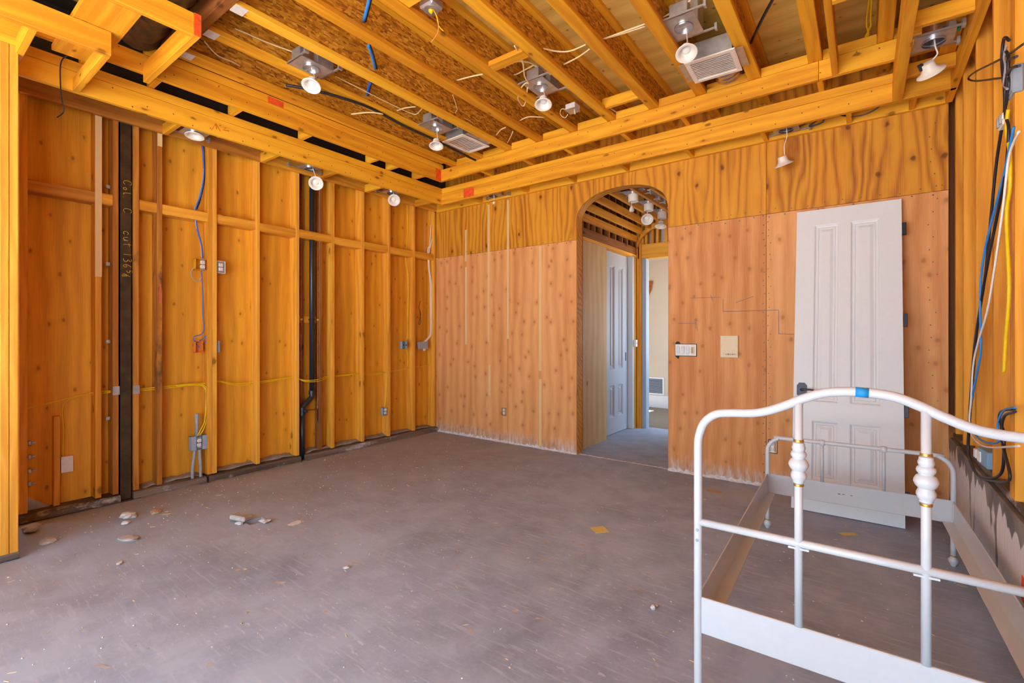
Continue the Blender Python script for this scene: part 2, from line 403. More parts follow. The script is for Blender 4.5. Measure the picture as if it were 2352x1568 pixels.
# tan strips on two stud faces
board('paper_strip', (XL, XL+.0025, 1.050, 1.092, 1.82, 3.09), 'z', M_TAPE, WL, 0)
board('paper_strip', (XL, XL+.0025, 1.462, 1.496, 2.98, 3.09), 'z', M_TAPE, WL, 0)
for y, z in ((1.182, .91), (1.314, .905)):
    obj('nail_plate', boxm(XL, XL+.004, y-.022, y+.022, z-.035, z+.035), M_GALV, WL)
for z in (2.556, 1.933, 1.307, .687):
    obj('bolt', merge([boxm(XL-.09, XL-.02, 1.135, 1.145, z-.006, z+.006), boxm(XL-.05, XL-.035, 1.126, 1.154, z-.014, z+.014, .003)]), M_GALV, WL)
for z in (.559, .456, .352, .255):
    obj('bolt', merge([boxm(XP+.005, XP+.02, .676, .735, z-.005, z+.005), boxm(XP, XP+.03, .69, .712, z-.016, z+.016, .004)]), M_GALV, WL)
obj('gusset_plate', pydata('g', [(XP+.02, .69, .03), (XP+.02, .69, .16), (XP+.02, .83, .045), (XP+.026, .69, .03), (XP+.026, .69, .16), (XP+.026, .83, .045)], [(0, 2, 1), (3, 4, 5), (0, 1, 4, 3), (1, 2, 5, 4), (2, 0, 3, 5)]), M_GALV, WL)
# red crayon streak on a stud
obj('crayon_mark', boxm(XL, XL+.001, 1.476, 1.488, 1.63, 1.80), plain('faded_red', (.55, .12, .06, 1), .9, nz=.2), WL)

# ---- near return wall at the left edge of the view
WE = struct('wall_entry')
board('stud', (-4.27, -4.13, .497, .535, .045, 3.11), 'z', M_LUM, WE)
board('stud', (-4.27, -4.128, .457, .4955, .045, 3.11), 'z', M_LUM, WE)
for y in (.04, -.37, -.78, -1.19, -1.60, -2.0):
    board('stud', (-4.27, -4.13, y, y+.038, .045, 3.11), 'z', M_LUM, WE)
board('bottom_plate', (-4.285, -4.12, -2.28, .537, 0, .045), 'y', M_SILL, WE, .01)
board('header', (-4.27, -4.128, -2.28, .556, 3.112, 3.252), 'y', M_BEAM, WE)
for k in range(3):
    board('plywood_panel', (-4.29, -4.272, .44-1.26*(k+1), .44-1.26*k-.002, .0, 3.74), 'z', M_PLY, WE, 0)
board('plywood_panel', (-5.0, -4.272, .44, .452, .0, 3.74), 'z', M_PLY, WE, 0)
board('stud', (-4.42, -4.28, .456, .494, .06, 3.25), 'z', M_STAIN, WE)

# ---- back wall with the arched opening
WB = struct('wall_back')
AX0, AX1, ASP, ATOP = -2.618, -1.578, 2.66, 2.948
ACX, AHW = (AX0+AX1)/2, (AX1-AX0)/2
def arch_z(x):
    t = min(1, abs(x-ACX)/AHW); return ASP+(ATOP-ASP)*(1-t**2.35)**(1/2.05)
def up_piece(x0, x1, m):
    pts = [(x0, 3.74), (x1, 3.74)]
    xs = [x1, x0]
    a0, a1 = max(x0, AX0), min(x1, AX1)
    if a0 >= a1: pts += [(x1, 2.442), (x0, 2.442)]
    else:
        if x1 > AX1: pts += [(x1, 2.442), (AX1, 2.442)]
        n = 28
        for k in range(n+1):
            x = a1+(a0-a1)*k/n; pts.append((x, arch_z(x)))
        if x0 < AX0: pts += [(AX0, 2.442), (x0, 2.442)]
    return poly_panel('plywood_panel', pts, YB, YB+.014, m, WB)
gp = .0015
for x0, x1 in ((-5.0, -3.592), (-3.592, AX0), (AX1, -.697), (-.697, .512)):
    if x0 > -1.6: board('plywood_panel', (x0+gp, x1-gp, YB, YB+.014, 0, 2.4385), 'z', M_PLYB, WB, .001)
    else: board('plywood_panel', (x0+gp, x1-(gp if x1 != AX0 else 0), YB, YB+.014, 0, 2.4385), 'z', M_PLYB, WB, .001)
for x0, x1 in ((-5.0, -3.592), (-3.592, -2.40), (-2.40, -1.99), (-1.99, -.697), (-.697, .512)):
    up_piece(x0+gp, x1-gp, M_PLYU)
# arch liner
pts = [(AX0, 0.0), (AX0, 1.2), (AX0, 2.442)]+[(AX0+(AX1-AX0)*(.5-.5*math.cos(PI*k/40)), 0) for k in range(41)]+[(AX1, 2.442), (AX1, 1.2), (AX1, 0)]
pts = [(x, z if i < 3 or i > 43 else arch_z(x)) for i, (x, z) in enumerate(pts)]
vs_, fs = [], []
for x, z in pts:
    dx = 0.016*(-1 if x < ACX else 1)*(1 if z < 2.9 else .2); dz = .016 if z > 2.6 else 0
    for y in (YB+.014, YB+.135):
        vs_.append((x, y, z)); vs_.append((x+dx, y, z+dz))
for i in range(len(pts)-1):
    a, b = i*4, i*4+4
    fs += [(a, a+2, b+2, b), (a+1, b+1, b+3, a+3), (a, b, b+1, a+1), (a+2, a+3, b+3, b+2)]
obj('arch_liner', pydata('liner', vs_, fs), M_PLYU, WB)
for x0, x1 in ((AX0-.056, AX0-.017), (AX1+.017, AX1+.056)):
    board('stud', (x0, x1, YB+.016, YB+.15, 0, 3.7), 'z', M_REDW, WB)
board('plywood_panel', (-5.0, AX0-.06, YB+.15, YB+.165, 0, 3.74), 'z', M_REDW, WB, 0)
board('plywood_panel', (AX1+.06, .9, YB+.15, YB+.165, 0, 3.74), 'z', M_REDW, WB, 0)
board('header', (AX0-.06, AX1+.06, YB+.02, YB+.15, 3.05, 3.7), 'x', M_REDW, WB)
# beads of adhesive / tan strips over the panel joints
for x, wd, z0, z1 in ((-4.303, .032, 2.351, 2.774), (-4.297, .032, 1.237, 2.269), (-3.905, .034, 1.270, 3.05), (-3.888, .034, .582, .971), (-3.590, .032, 1.311, 3.055), (-3.108, .040, .93, 2.424), (-3.106, .040, .03, .83)):
    board('tan_strip', (x-wd/2, x+wd/2, YB-.004, YB, z0, z1), 'z', M_TAPE, WB, .0012)
# nail rows
nl = []
def nail(x, z, r=.005):
    nl.append(boxm(x-r, x+r, YB-.002, YB+.001, z-r, z+r))
for k in range(34): nail(-.715+random.uniform(-.01, .01), .06+k*.072+random.uniform(-.02, .02)); nail(-.672+random.uniform(-.012, .012), .08+k*.072+random.uniform(-.02, .02), .004)
for k in range(30): nail(.42+random.uniform(-.025, .03), .2+k*.095, .004)
for k in range(44):
    x = -4.7+k*.122
    if x < AX0-.05 or AX1+.05 < x < .45: nail(x, 2.415+random.uniform(-.012, .012)); nail(x+.05, 2.47+random.uniform(-.012, .012), .004)
nn = obj('nail_head', merge(nl), M_NAIL, WB); nn['kind'] = 'stuff'
# ragged plaster residue left along the slab
def residue(name, x0, x1, y, parent):
    vs_, fs = [], []; n = int((x1-x0)/.022)
    for i in range(n+1):
        x = x0+(x1-x0)*i/n; h = .012+.035*random.random()**2; d = .006+.022*random.random()
        vs_ += [(x, y-d, .001), (x, y-.004, h), (x, y, h+.004), (x, y, 0)]
    for i in range(n):
        a = i*4
        for k in range(3): fs.append((a+k, a+4+k, a+5+k, a+1+k))
    o = obj(name, pydata('res', vs_, fs), M_PLASTER, parent); o['kind'] = 'stuff'; return o
residue('plaster_residue', -4.82, AX0, YB, WB); residue('plaster_residue', AX1, .50, YB, WB)
sj = residue('slab_joint', AX0+.01, AX1-.01, YB+.05, fl); sj.scale = (1, 1, .16)
# pencil layout marks on the plywood
pm = []
def pline(x0, z0, x1, z1, t=.004):
    d = Vector((x1-x0, 0, z1-z0)); n = Vector((-d.z, 0, d.x)).normalized()*t/2; y = YB-.0008
    pm.append(pydata('l', [(x0-n.x, y, z0-n.z), (x0+n.x, y, z0+n.z), (x1+n.x, y, z1+n.z), (x1-n.x, y, z1-n.z)], [(0, 1, 2, 3)]))
for s in ((-1.36, 1.72, -1.08, 1.715), (-1.06, 1.70, -1.06, 1.58), (-1.06, 1.58, -.60, 1.58), (-.60, 1.58, -.60, 1.37), (-.60, 1.37, -.46, 1.365), (-1.48, 1.475, -1.30, 1.475), (-1.31, 1.49, -1.31, 1.42), (-1.30, 1.47, -1.29, 1.40), (-.95, 1.66, -.80, 1.71), (-1.17, 1.74, -1.15, 1.68)): pline(*s)
obj('pencil_mark', merge(pm), M_PENCIL, WB)

# ---- right wall: studs on a plate over a whitewashed stem wall
WR = struct('wall_right')
XR = .53
for i, (y, wd, m) in enumerate(((4.70, .045, M_LUM), (4.27, .038, M_LUM), (3.83, .038, M_LUM), (3.37, .038, M_LUM), (2.955, .09, M_LUM), (2.52, .038, M_LUM), (2.10, .038, M_LUM), (1.69, .038, M_LUM), (1.28, .038, M_LUM), (.87, .038, M_LUM), (.46, .038, M_LUM), (.05, .038, M_LUM), (-.36, .038, M_LUM), (-.8, .08, M_LUM), (-2.26, .038, M_LUM))):
    board('stud', (XR+(.012 if i == 0 else 0), XR+.145, y, y+wd, .64, 3.70), 'z', m, WR)
board('sill_plate', (XR+.005, XR+.15, -.8, 4.76, .602, .64), 'y', M_SILL, WR, .006)
o = obj('stem_wall', boxm(.512, .75, -.8, 4.768, 0, .60, .006), M_STEM, WR)
obj('stem_wall', boxm(.512, .75, -2.3, -2.22, 0, .60, .006), M_STEM, WR)
board('header', (XR, XR+.14, -2.26, -.72, 2.85, 3.3), 'y', M_BEAM, WR)  # opening below is out of view, added to bring daylight onto the left wall
for a, b, z in ((1.66, 2.9, .60), (2.9, 4.12, .60), (4.12, 4.95, .60), (-2.35, -2.22, .0), (-2.22, -1.1, 2.85), (-1.1, -.8, 2.85), (-.8, .05, .60), (.05, .9, .60), (.9, 1.66, .60)):
    board('sheathing_panel', (XR+.146, XR+.16, a+.002, b-.002, z, 3.74), 'z', M_PLY, WR, 0)
obj('spray_mark', boxm(.509, .5125, 2.58, 2.74, .30, .40, .001), plain('orange_marker_paint', (.85, .12, .02, 1), .7, nz=.1), WR)

# ---- wall with the wide opening behind the camera
WN = struct('wall_rear')
OX0, OX1, OZ, YR = -3.7, .46, 2.8, -2.3
board('plywood_panel', (-4.3, OX0, YR-.1, YR, 0, 3.74), 'z', M_PLY, WN, 0)
board('header', (-4.3, .9, YR-.1, YR, OZ, 3.74), 'x', M_BEAM, WN, 0)
board('plywood_panel', (OX1, .9, YR-.1, YR, 0, 3.74), 'z', M_PLY, WN, 0)

# ================================================================ CEILING
CE = struct('ceiling')
DZ = 3.735
for i in range(5):
    for j in range(6):
        x0 = -5.2+i*1.22; y0 = -2.42+j*1.22
        board('deck_panel', (x0+.002, x0+1.218, y0+.002, y0+1.218, DZ, DZ+.018), 'x', M_DECK, CE, 0)
rf = obj('sun_block_slab', boxm(-5.4, 1.3, -2.6, 5.05, DZ+.03, DZ+.09), M_REDW); rf['kind'] = 'structure'  # unseen slab added to keep the sun out of the deck seams
# I-joists: flanges of sawn timber, webs of strand board
JX = [-4.075+.4155*k for k in range(12)]
ZB = 3.43
for k, x in enumerate(JX):
    y0 = 1.36 if k < 3 else -2.28
    y1 = 4.765
    cx = x+.045
    j = obj('joist', merge([boxm(cx-.005, cx+.005, y0+.003, y1, ZB+.036, ZB+.268)]), None, CE)
    # web as its own board so the strand pattern runs along it
    bpy.data.objects.remove(j)
    j = board('joist', (cx-.005, cx+.005, y0+.003, y1, ZB+.034, ZB+.27), 'y', M_OSB, CE, 0)
    inv = j.matrix_basis.inverted() if False else None
    def sub(name, b, m):
        o = board(name, b, 'y', m, None, .003)
        # joist object: origin (cx, y0+.003, mid), turned 90 degrees about Z
        d = Vector(o.location)-Vector(j.location)
        o.parent = j; o.location = (d.y, -d.x, d.z); o.rotation_euler = (0, 0, 0); return o
    sub('bottom_flange', (cx-.045, cx+.045, y0, y1, ZB, ZB+.038), M_BEAM)
    sub('top_flange', (cx-.045, cx+.045, y0, y1, DZ-.04, DZ-.001), M_BEAM)
    if k < 3: sub('end_patch', (cx-.046, cx+.046, y0, y0+.075, ZB-.003, ZB+.001), M_CAP)
# stepped soffit along the left wall and the back wall
LB = lambda n, b, a, m=M_BEAM, c=.003: board(n, b, a, m, CE, c)
LB('ledger', (XL, XL+.038, .56, 2.31, 3.09, 3.23), 'y', M_STAIN)
LB('ledger', (XL, XL+.038, 2.313, 4.73, 3.09, 3.23), 'y', M_LUM)
board('gap_shade_sheet', (-4.66, -4.655, .56, 4.74, 3.27, 3.735), 'y', M_DARK, CE, 0)  # black sheets added behind the soffit gaps, shade put in as colour
board('gap_shade_sheet', (-4.66, -4.49, .56, 4.74, 3.72, 3.725), 'y', M_DARK, CE, 0)
L1 = LB('soffit_beam', (-4.49, -4.45, .30, 4.50, 3.07, 3.21), 'y')
LB('soffit_plate', (-4.49, -4.452, .30, 4.50, 3.213, 3.282), 'y')
LB('soffit_beam', (-4.29, -4.25, .56, 4.29, 3.285, 3.425), 'y')
LB('soffit_plate', (-4.29, -4.252, 1.2, 4.29, 3.428, 3.495), 'y')
LB('soffit_plate', (-4.252, -4.082, 1.37, 4.249, 3.497, 3.533), 'y')
LB('ledger', (-4.82, .50, YB-.038, YB, 3.078, 3.215), 'x')
LB('soffit_beam', (-4.45, .52, 4.46, 4.50, 3.07, 3.21), 'x')
LB('soffit_plate', (-4.45, .52, 4.462, 4.50, 3.213, 3.282), 'x')
LB('soffit_beam', (-4.25, -.272, 4.25, 4.29, 3.285, 3.425), 'x')
LB('soffit_beam', (-.268, .52, 4.25, 4.29, 3.285, 3.425), 'x')
for a, b in zip(JX, JX[1:]): 
    LB('rim_block', (a+.092, b-.002, 4.252, 4.29, 3.428, 3.50), 'x')
for y in (1.505, 2.325, 2.95, 3.555, 4.35): LB('lookout_block', (-4.82, -4.491, y-.019, y+.019, 3.08, 3.168), 'x')
for x in (-3.99, -3.255, -2.61, -1.985, -1.328, -.69, -.09, .30): LB('lookout_block', (x-.019, x+.019, 4.501, YB-.039, 3.08, 3.168), 'y')
for y in (.90, 1.30, 1.887, 2.53, 3.32, 3.60, 4.0): LB('step_block', (-4.489, -4.291, y-.02, y+.02, 3.285, 3.373), 'x')
for x in (-3.62, -3.01, -2.49, -1.86, -1.29, -.265, .2): LB('step_block', (x-.02, x+.02, 4.291, 4.499, 3.285, 3.373), 'y')
# side of the tray by the right wall
LB('soffit_beam', (-.186, -.146, -2.28, 4.249, 3.285, 3.425), 'y')
LB('soffit_beam', (.172, .232, -2.28, 4.459, 3.07, 3.21), 'y')
LB('soffit_plate', (.175, .213, -2.28, 4.459, 3.213, 3.282), 'y')
LB('ledger', (.488, .528, -2.28, 4.72, 3.07, 3.21), 'y')
LB('lookout_block', (-.145, .17, 3.30, 3.345, 3.285, 3.425), 'x')
LB('lookout_block', (-.145, .17, 2.60, 2.64, 3.285, 3.425), 'x')
LB('lookout_block', (.235, .487, 4.21, 4.248, 3.12, 3.21), 'x')
LB('lookout_block', (.235, .487, 3.55, 3.588, 3.12, 3.21), 'x')
LB('lookout_block', (.235, .487, 2.75, 2.788, 3.12, 3.21), 'x')
LB('nailer', (.40, .486, 3.2, 4.70, 3.215, 3.253), 'y')
# flat block between two joists
LB('flat_block', (JX[4]+.092, JX[5]-.002, 2.83, 2.92, ZB, ZB+.038), 'x')
LB('flat_block', (JX[5]+.06, JX[5]+.41, 4.02, 4.06, ZB+.02, ZB+.11), 'x')
LB('flat_block', (JX[4]+.092, JX[5]-.002, 1.95, 2.04, ZB+.01, ZB+.05), 'x')
# dropped box frame by the near left corner
LB('drop_block', (-4.449, -3.742, .842, .880, 3.07, 3.16), 'x')
LB('drop_block', (-4.449, -3.742, .522, .560, 3.07, 3.16), 'x')
LB('drop_beam', (-3.74, -3.70, -2.28, .876, 3.07, 3.214), 'y')
LB('drop_plank', (-4.249, -3.372, .70, .938, 3.216, 3.253), 'x')
LB('drop_beam', (-3.37, -3.332, -2.28, 1.188, 3.216, 3.355), 'y')
t3 = LB('drop_block', (-4.249, -3.326, 1.19, 1.228, 3.216, 3.355), 'x')
LB('header', (-4.249, -2.86, 1.30, 1.357, 3.43, 3.73), 'x', M_REDW)
# red end paint
for b in ((-3.3255, -3.3245, 1.189, 1.229, 3.217, 3.354), (-4.2515, -4.2485, 2.10, 2.24, 3.428, 3.48), (-4.2515, -4.2485, 4.16, 4.248, 3.287, 3.423)):
    obj('paint_mark', boxm(*b), M_RED, CE)
obj('paint_mark', boxm(-4.06, -3.89, 4.4588, 4.4605, 3.09, 3.20), M_RED, CE)
nb = []
for k in range(26):
    r = .0042
    for (yy, z0, z1) in ((4.46, 3.085, 3.195), (4.25, 3.30, 3.41)):
        x = -4.1+k*.175+random.uniform(-.05, .05); z = random.uniform(z0, z1)
        nb.append(boxm(x-r, x+r, yy-.0012, yy+.001, z-r, z+r))
    for (xx, z0, z1) in ((-4.45, 3.085, 3.195), (-4.25, 3.30, 3.41)):
        y = .9+k*.13+random.uniform(-.04, .04); z = random.uniform(z0, z1)
        nb.append(boxm(xx-.001, xx+.0012, y-r, y+r, z-r, z+r))
no = obj('nail_head', merge(nb), M_NAIL, CE); no['kind'] = 'stuff'
# crayon marks on the lower beam
cm = [tube_mesh(p, .003, 4, 1) for p in ([(-4.4495, 1.72, 3.10), (-4.4495, 1.755, 3.165), (-4.4495, 1.79, 3.115)], [(-4.4495, 1.835, 3.16), (-4.4495, 1.81, 3.13), (-4.4495, 1.86, 3.14)], [(-4.4495, 1.755, 3.165), (-4.4495, 1.76, 3.12)])]
obj('crayon_mark', merge(cm), M_REDP, CE)

# ================================================================ HALL BEHIND THE ARCH
WH = struct('wall_hall')
XH = -2.68
board('plywood_panel', (XH-.012, XH, 5.035, 5.69, 0, 2.49), 'z', M_HALLP, WH, .001)
board('stud', (XH-.10, XH+.004, 4.94, 5.03, 0, 3.5), 'z', M_REDW, WH)
board('plate', (XH-.10, XH+.003, 5.03, 6.70, 2.495, 2.535), 'y', M_LUM, WH)
board('plate', (XH-.10, XH+.006, 4.95, 6.70, 2.54, 2.64), 'y', M_REDW, WH)
board('stud', (XH-.10, XH-.02, 5.692, 5.73, 0, 2.49), 'z', M_REDW, WH)
for y in (6.555, 6.60, 6.645): board('stud', (XH-.10, XH+.002*(y > 6.6), y, y+.04, 0, 2.49), 'z', M_LUM, WH)
for y in (5.05, 5.20, 5.36, 5.55, 5.78, 5.98, 6.20, 6.38, 6.58): board('cripple_stud', (XH-.09, XH-.01, y, y+.038, 2.64, 3.5), 'z', M_REDW, WH)
board('plywood_panel', (-3.2, -3.18, 4.94, 6.8, 0, 3.6), 'z', M_DARK, WH, 0)  # near-black colour stands in for the shade behind the open framing
board('plywood_panel', (AX1+.06, AX1+.08, 4.94, 6.7, 0, 3.6), 'z', M_PLYB, WH, 0)
WX = struct('wall_hall_end')
YE = 6.70
board('stud', (-2.68, -2.64, YE, YE+.10, 0, 3.5), 'z', M_LUM, WX)
board('stud', (-2.638, -2.60, YE-.01, YE+.10, 0, 2.70), 'z', M_LUM, WX)
board('jamb', (-2.598, -2.535, YE, YE+.12, 0, 2.47), 'z', M_BLUGR, WX)
board('header', (-2.66, -1.5, YE, YE+.10, 2.472, 2.68), 'x', M_LUM, WX)
for x in (-2.62, -2.565, -2.47, -2.395, -2.27, -2.14, -2.0): board('cripple_stud', (x, x+.04, YE+.02, YE+.09, 2.68, 3.3), 'z', M_LUM, WX)
board('plywood_panel', (-3.2, -2.66, YE+.02, YE+.04, 0, 3.6), 'z', M_REDW, WX, 0)
board('plaster_panel', (-3.2, -1.3, YE+.14, YE+.15, 2.60, 3.6), 'x', M_BEIGE, WX, 0)
# end board following the vault
n = 14; ol = []
for k in range(n+1):
    x = -2.66+k*(1.08/n); ol.append((x, arch_z(x+.02)-.03))
ol += [(x, z+.075) for x, z in reversed(ol)]
poly_panel('vault_rib', ol, YE-.045, YE-.006, M_LUM, WX)
CH = struct('ceiling_hall')
for x, z in ((-2.665, 2.715), (-2.585, 2.815), (-2.46, 2.89), (-2.29, 2.945), (-2.05, 2.965), (-1.83, 2.93), (-1.66, 2.83)):
    board('joist', (x-.019, x+.019, 4.93, 6.65, z, z+.089), 'y', M_LUM, CH)
board('deck_panel', (-3.25, -1.3, 4.94, 6.83, 3.5, 3.52), 'y', M_REDW, CH, 0)
WF = struct('wall_far')
board('plaster_panel', (-4.6, -1.2, 8.80, 8.82, 0, 2.75), 'z', M_BEIGE, WF, 0)
board('plaster_panel', (-4.6, -4.58, 6.84, 8.80, 0, 2.75), 'z', M_BEIGE, WF, 0)
board('plaster_panel', (-1.22, -1.2, 6.84, 8.80, 0, .8), 'y', M_BEIGE, WF, 0)
board('plaster_panel', (-1.22, -1.2, 6.84, 8.80, 2.2, 2.75), 'y', M_BEIGE, WF, 0)
ff = obj('floor_far', boxm(-4.6, 1.5, 6.83, 8.83, -.03, -.004), M_BROWNF); ff['kind'] = 'structure'
bb = obj('baseboard_far', merge([boxm(-4.58, -1.2, 8.782, 8.80, -.004, .19), boxm(-4.58, -1.2, 8.788, 8.80, .19, .225)]), M_WHITE); bb['kind'] = 'structure'
cf = obj('ceiling_far', boxm(-4.6, -1.2, 6.83, 8.82, 2.75, 2.77), M_BEIGE); cf['kind'] = 'structure'
# ================================================================ THINGS
# ---- steel column with chalk writing
sc_ = thing('steel_column', 'dark brown steel column with yellow chalk writing between studs of the left wall', 'column', (-4.90, 1.247, 0))
obj('shaft', merge([boxm(-.07, .035, -.036, .036, .01, 3.45, .004)]), M_STEEL, sc_)
obj('base_plate', boxm(-.08, .06, -.041, .043, 0, .012), M_STEEL, sc_)
# handwriting runs down the column: letter tops point to +y.  strokes in (advance, up) units
GL = {'C': [[(.62, .82), (.45, .98), (.18, .9), (.05, .5), (.15, .12), (.42, .02), (.66, .2)]], 'o': [[(.3, .5), (.1, .35), (.12, .08), (.35, .02), (.5, .25), (.4, .48), (.3, .5)]],
      'l': [[(.1, 1), (.14, .3), (.25, .02), (.4, .1)]], '.': [[(.1, .0), (.16, .05)]], 'c': [[(.5, .42), (.3, .55), (.08, .3), (.2, .03), (.5, .12)]], 'u': [[(.05, .5), (.08, .12), (.25, .02), (.42, .2), (.45, .52), (.48, .02)]],
      't': [[(.25, .95), (.22, .2), (.35, .02)], [(.02, .6), (.5, .66)]], '1': [[(.12, 1), (.14, 0)]], '3': [[(.05, .9), (.3, 1), (.42, .8), (.2, .55), (.45, .4), (.4, .1), (.05, .02)]],
      '6': [[(.42, .98), (.15, .6), (.06, .22), (.25, .0), (.45, .2), (.35, .42), (.1, .28)]], '5': [[(.5, .98), (.14, .95), (.1, .58), (.38, .6), (.46, .25), (.08, .03)]], '/': [[(.55, 1), (.0, 0)]],
      '8': [[(.3, .5), (.12, .75), (.28, .98), (.45, .78), (.3, .5), (.08, .25), (.28, .0), (.5, .22), (.3, .5)]], '_': []}
def writing(txt, z, h, x=.0362, y0=-.018):
    ms = []
    for ch, s, adv, up in txt:
        for st in GL[ch]:
            ms.append(tube_mesh([(x, y0+up*h+b*h*s, z-a*h*s) for a, b in st], .0019, 4, 3))
        z -= adv*h*1.28
    return ms
ms = writing([('C', 1, .8, 0), ('o', .8, .55, 0), ('l', 1, .5, 0), ('.', 1, 1.35, 0), ('C', 1.0, 2.6, 0), ('c', 1.1, .7, 0), ('u', 1.1, .65, 0), ('t', 1.1, 1.25, 0), ('1', 1, .55, 0), ('3', 1, .65, 0), ('6', 1, .7, 0), ('5', .7, .38, .35), ('/', .8, .12, .0), ('8', .6, .5, -.15)], 2.63, .056)
obj('chalk_writing', merge(ms), M_CHALK, sc_)

# ---- bed frame
bed = thing('bed_frame', 'white metal bed frame with arched footboard and turned balusters standing by the right wall', 'bed', (-.012, 1.855, 0), (0, 0, math.radians(1.37)))
HWD = .485; LEN = 1.925
half = [(.0, 1.180), (.085, 1.172), (.15, 1.147), (.20, 1.121), (.26, 1.095), (.31, 1.084), (.37, 1.079), (.425, 1.068), (.464, 1.032), (.482, .98)]
path = [(-HWD, 0, z) for z in (0.0, .30, .60, .88, .93)]+[(-x, 0, z) for x, z in reversed(half)]+[(x, 0, z) for x, z in half[1:]]+[(HWD, 0, z) for z in (.93, .88, .60, .30, 0.0)]
obj('arched_tube', tube_mesh(path, .0150, 14, 5), M_WHITE, bed)
obj('cross_tube', tube_mesh([(-HWD, 0, .662), (HWD, 0, .662)], .0135, 12, 1), M_WHITE, bed)
obj('end_panel', boxm(-HWD, HWD, -.006, .006, .250, .384, .003), M_WHITE, bed)
bal = [(.0125, .862), (.017, .866), (.0165, .871), (.0200, .877), (.0240, .887), (.0238, .894), (.0195, .903), (.0190, .906), (.0250, .913), (.0300, .924), (.0296, .931), (.0245, .942), (.0185, .947), (.0185, .949), (.0225, .954), (.0240, .960), (.0225, .967), (.0175, .972), (.0175, .974), (.0200, .979), (.0202, .985), (.0175, .991), (.0178, .995), (.0165, .999), (.0125, 1.001)]
bal_me = lathe_mesh(bal, 20); band_me = lathe_mesh([(.0130, -.004), (.0150, -.0035), (.0155, 0), (.0150, .0035), (.0130, .004)], 18)
for sx in (-1, 1):
    x = .162*sx
    ps = obj('spindle', tube_mesh([(x, 0, .384), (x, 0, 1.145)], .0128, 12, 1), M_WHITE, bed)
    o = obj('turned_baluster', bal_me, M_WHITE, ps, (x, 0, 0))
    for z in (.858, 1.006): obj('gold_band', band_me, M_GOLD, ps, (x, 0, z))
    obj('weld_tab', boxm(x-.03, x+.03, -.012, .012, .644, .650), M_WHITE, bed)
for z in (.635, .597): obj('bolt_cap', lathe_mesh([(.0055, 0), (.0055, .002), (.003, .003)], 10), M_BLUEP, bed, (-HWD, -.0145, z), (PI/2, 0, 0))
tape_path = [(-.012+.010*k, 0, 1.1795) for k in range(5)]
tp = obj('tape', tube_mesh([(-.008, 0, 1.1800), (.026, 0, 1.1787)], .0159, 14, 1), M_TAPEB, bed); tp['label'] = 'strip of bright blue tape'
# low headboard end
R_ = .10; zt = .642
arc = [(-HWD+R_-R_*math.cos(a), LEN, zt-R_+R_*math.sin(a)) for a in [PI/2*k/6 for k in range(7)]]
path = [(-HWD, LEN, z) for z in (.055, .30, .50)]+arc+[(-x, y, z) for x, y, z in reversed(arc)]+[(HWD, LEN, z) for z in (.50, .30, .055)]
obj('headboard_tube', tube_mesh(path, .0135, 12, 4), M_WHITE, bed)
obj('end_panel', boxm(-HWD, HWD, LEN-.006, LEN+.006, .250, .384, .003), M_WHITE, bed)
for k in (0, 1, 3): obj('small_print', boxm(-.075+.022*k, -.062+.022*k, LEN-.0068, LEN-.006, .316+.002*(k % 2), .322), M_PENCIL, bed)
knob_me = lathe_mesh([(.012, -.018), (.0165, -.016), (.021, -.006), (.0215, .004), (.019, .013), (.014, .018)], 16)
for sx in (-1, 1):
    sp = obj('spindle', tube_mesh([(.162*sx, LEN, .38), (.162*sx, LEN, .64)], .0095, 10, 1), M_WHITE, bed)
    obj('knob', knob_me, M_WHITE, sp, (.162*sx, LEN, zt))
foot_me = lathe_mesh([(.011, .0), (.0135, .003), (.0145, .010), (.0225, .024), (.0245, .033), (.0225, .041), (.0165, .048), (.0145, .052), (.0135, .058)], 18)
for sx in (-1, 1):
    ft = obj('foot', foot_me, M_WHITE, bed, (HWD*sx, LEN, 0)); obj('gold_band', band_me, M_GOLD, ft, (0, 0, .060))
for sx in (-1, 1):
    x = HWD*sx
    a, b = (x-.003, x+.003)
    rail = boxm(a, b, .012, LEN-.012, .262, .384, .0015)
    fl_ = boxm(min(x, x-.052*sx), max(x, x-.052*sx), .03, LEN-.03, .259, .264, .001)
    r = obj('side_rail', merge([rail, fl_]), M_WHITE, bed)
    for y in (.02, LEN-.02): obj('corner_hook', boxm(x-.007, x+.007, y-.012, y+.012, .275, .372, .002), M_WHITE, r)

# ---- the loose panel door leaning on the back wall
TH = math.radians(9.75)
dr = thing('panel_door', 'white four-panel door leaning against the plywood wall behind the bed', 'door', (-.455, 4.300, .006), (-TH, 0, 0))
DW, DH, DT = .692, 2.436, .035
US = [0, .128, .300, .372, .560, DW]      # stile | panel | mullion | panel | stile
VS = [0, .235, .69, .838, 2.300, DH]      # rail | panel | lock rail | panel | rail
def sl(name, u0, u1, v0, v1): return obj(name, boxm(u0, u1, 0, DT, v0, v1), M_DOOR, dr)
sl('stile', US[0], US[1], 0, DH); sl('stile', US[4], US[5], 0, DH)
for v0, v1 in ((VS[0], VS[1]), (VS[2], VS[3]), (VS[4], VS[5])): sl('rail', US[1], US[4], v0, v1)
for v0, v1 in ((VS[1], VS[2]), (VS[3], VS[4])): sl('mullion', US[2], US[3], v0, v1)
RINGS = [(0, 0), (.006, .002), (.010, .0085), (.018, .0115), (.024, .0115), (.030, .0085), (.034, .0125), (.040, .0125), (.062, .004), (.068, .004)]
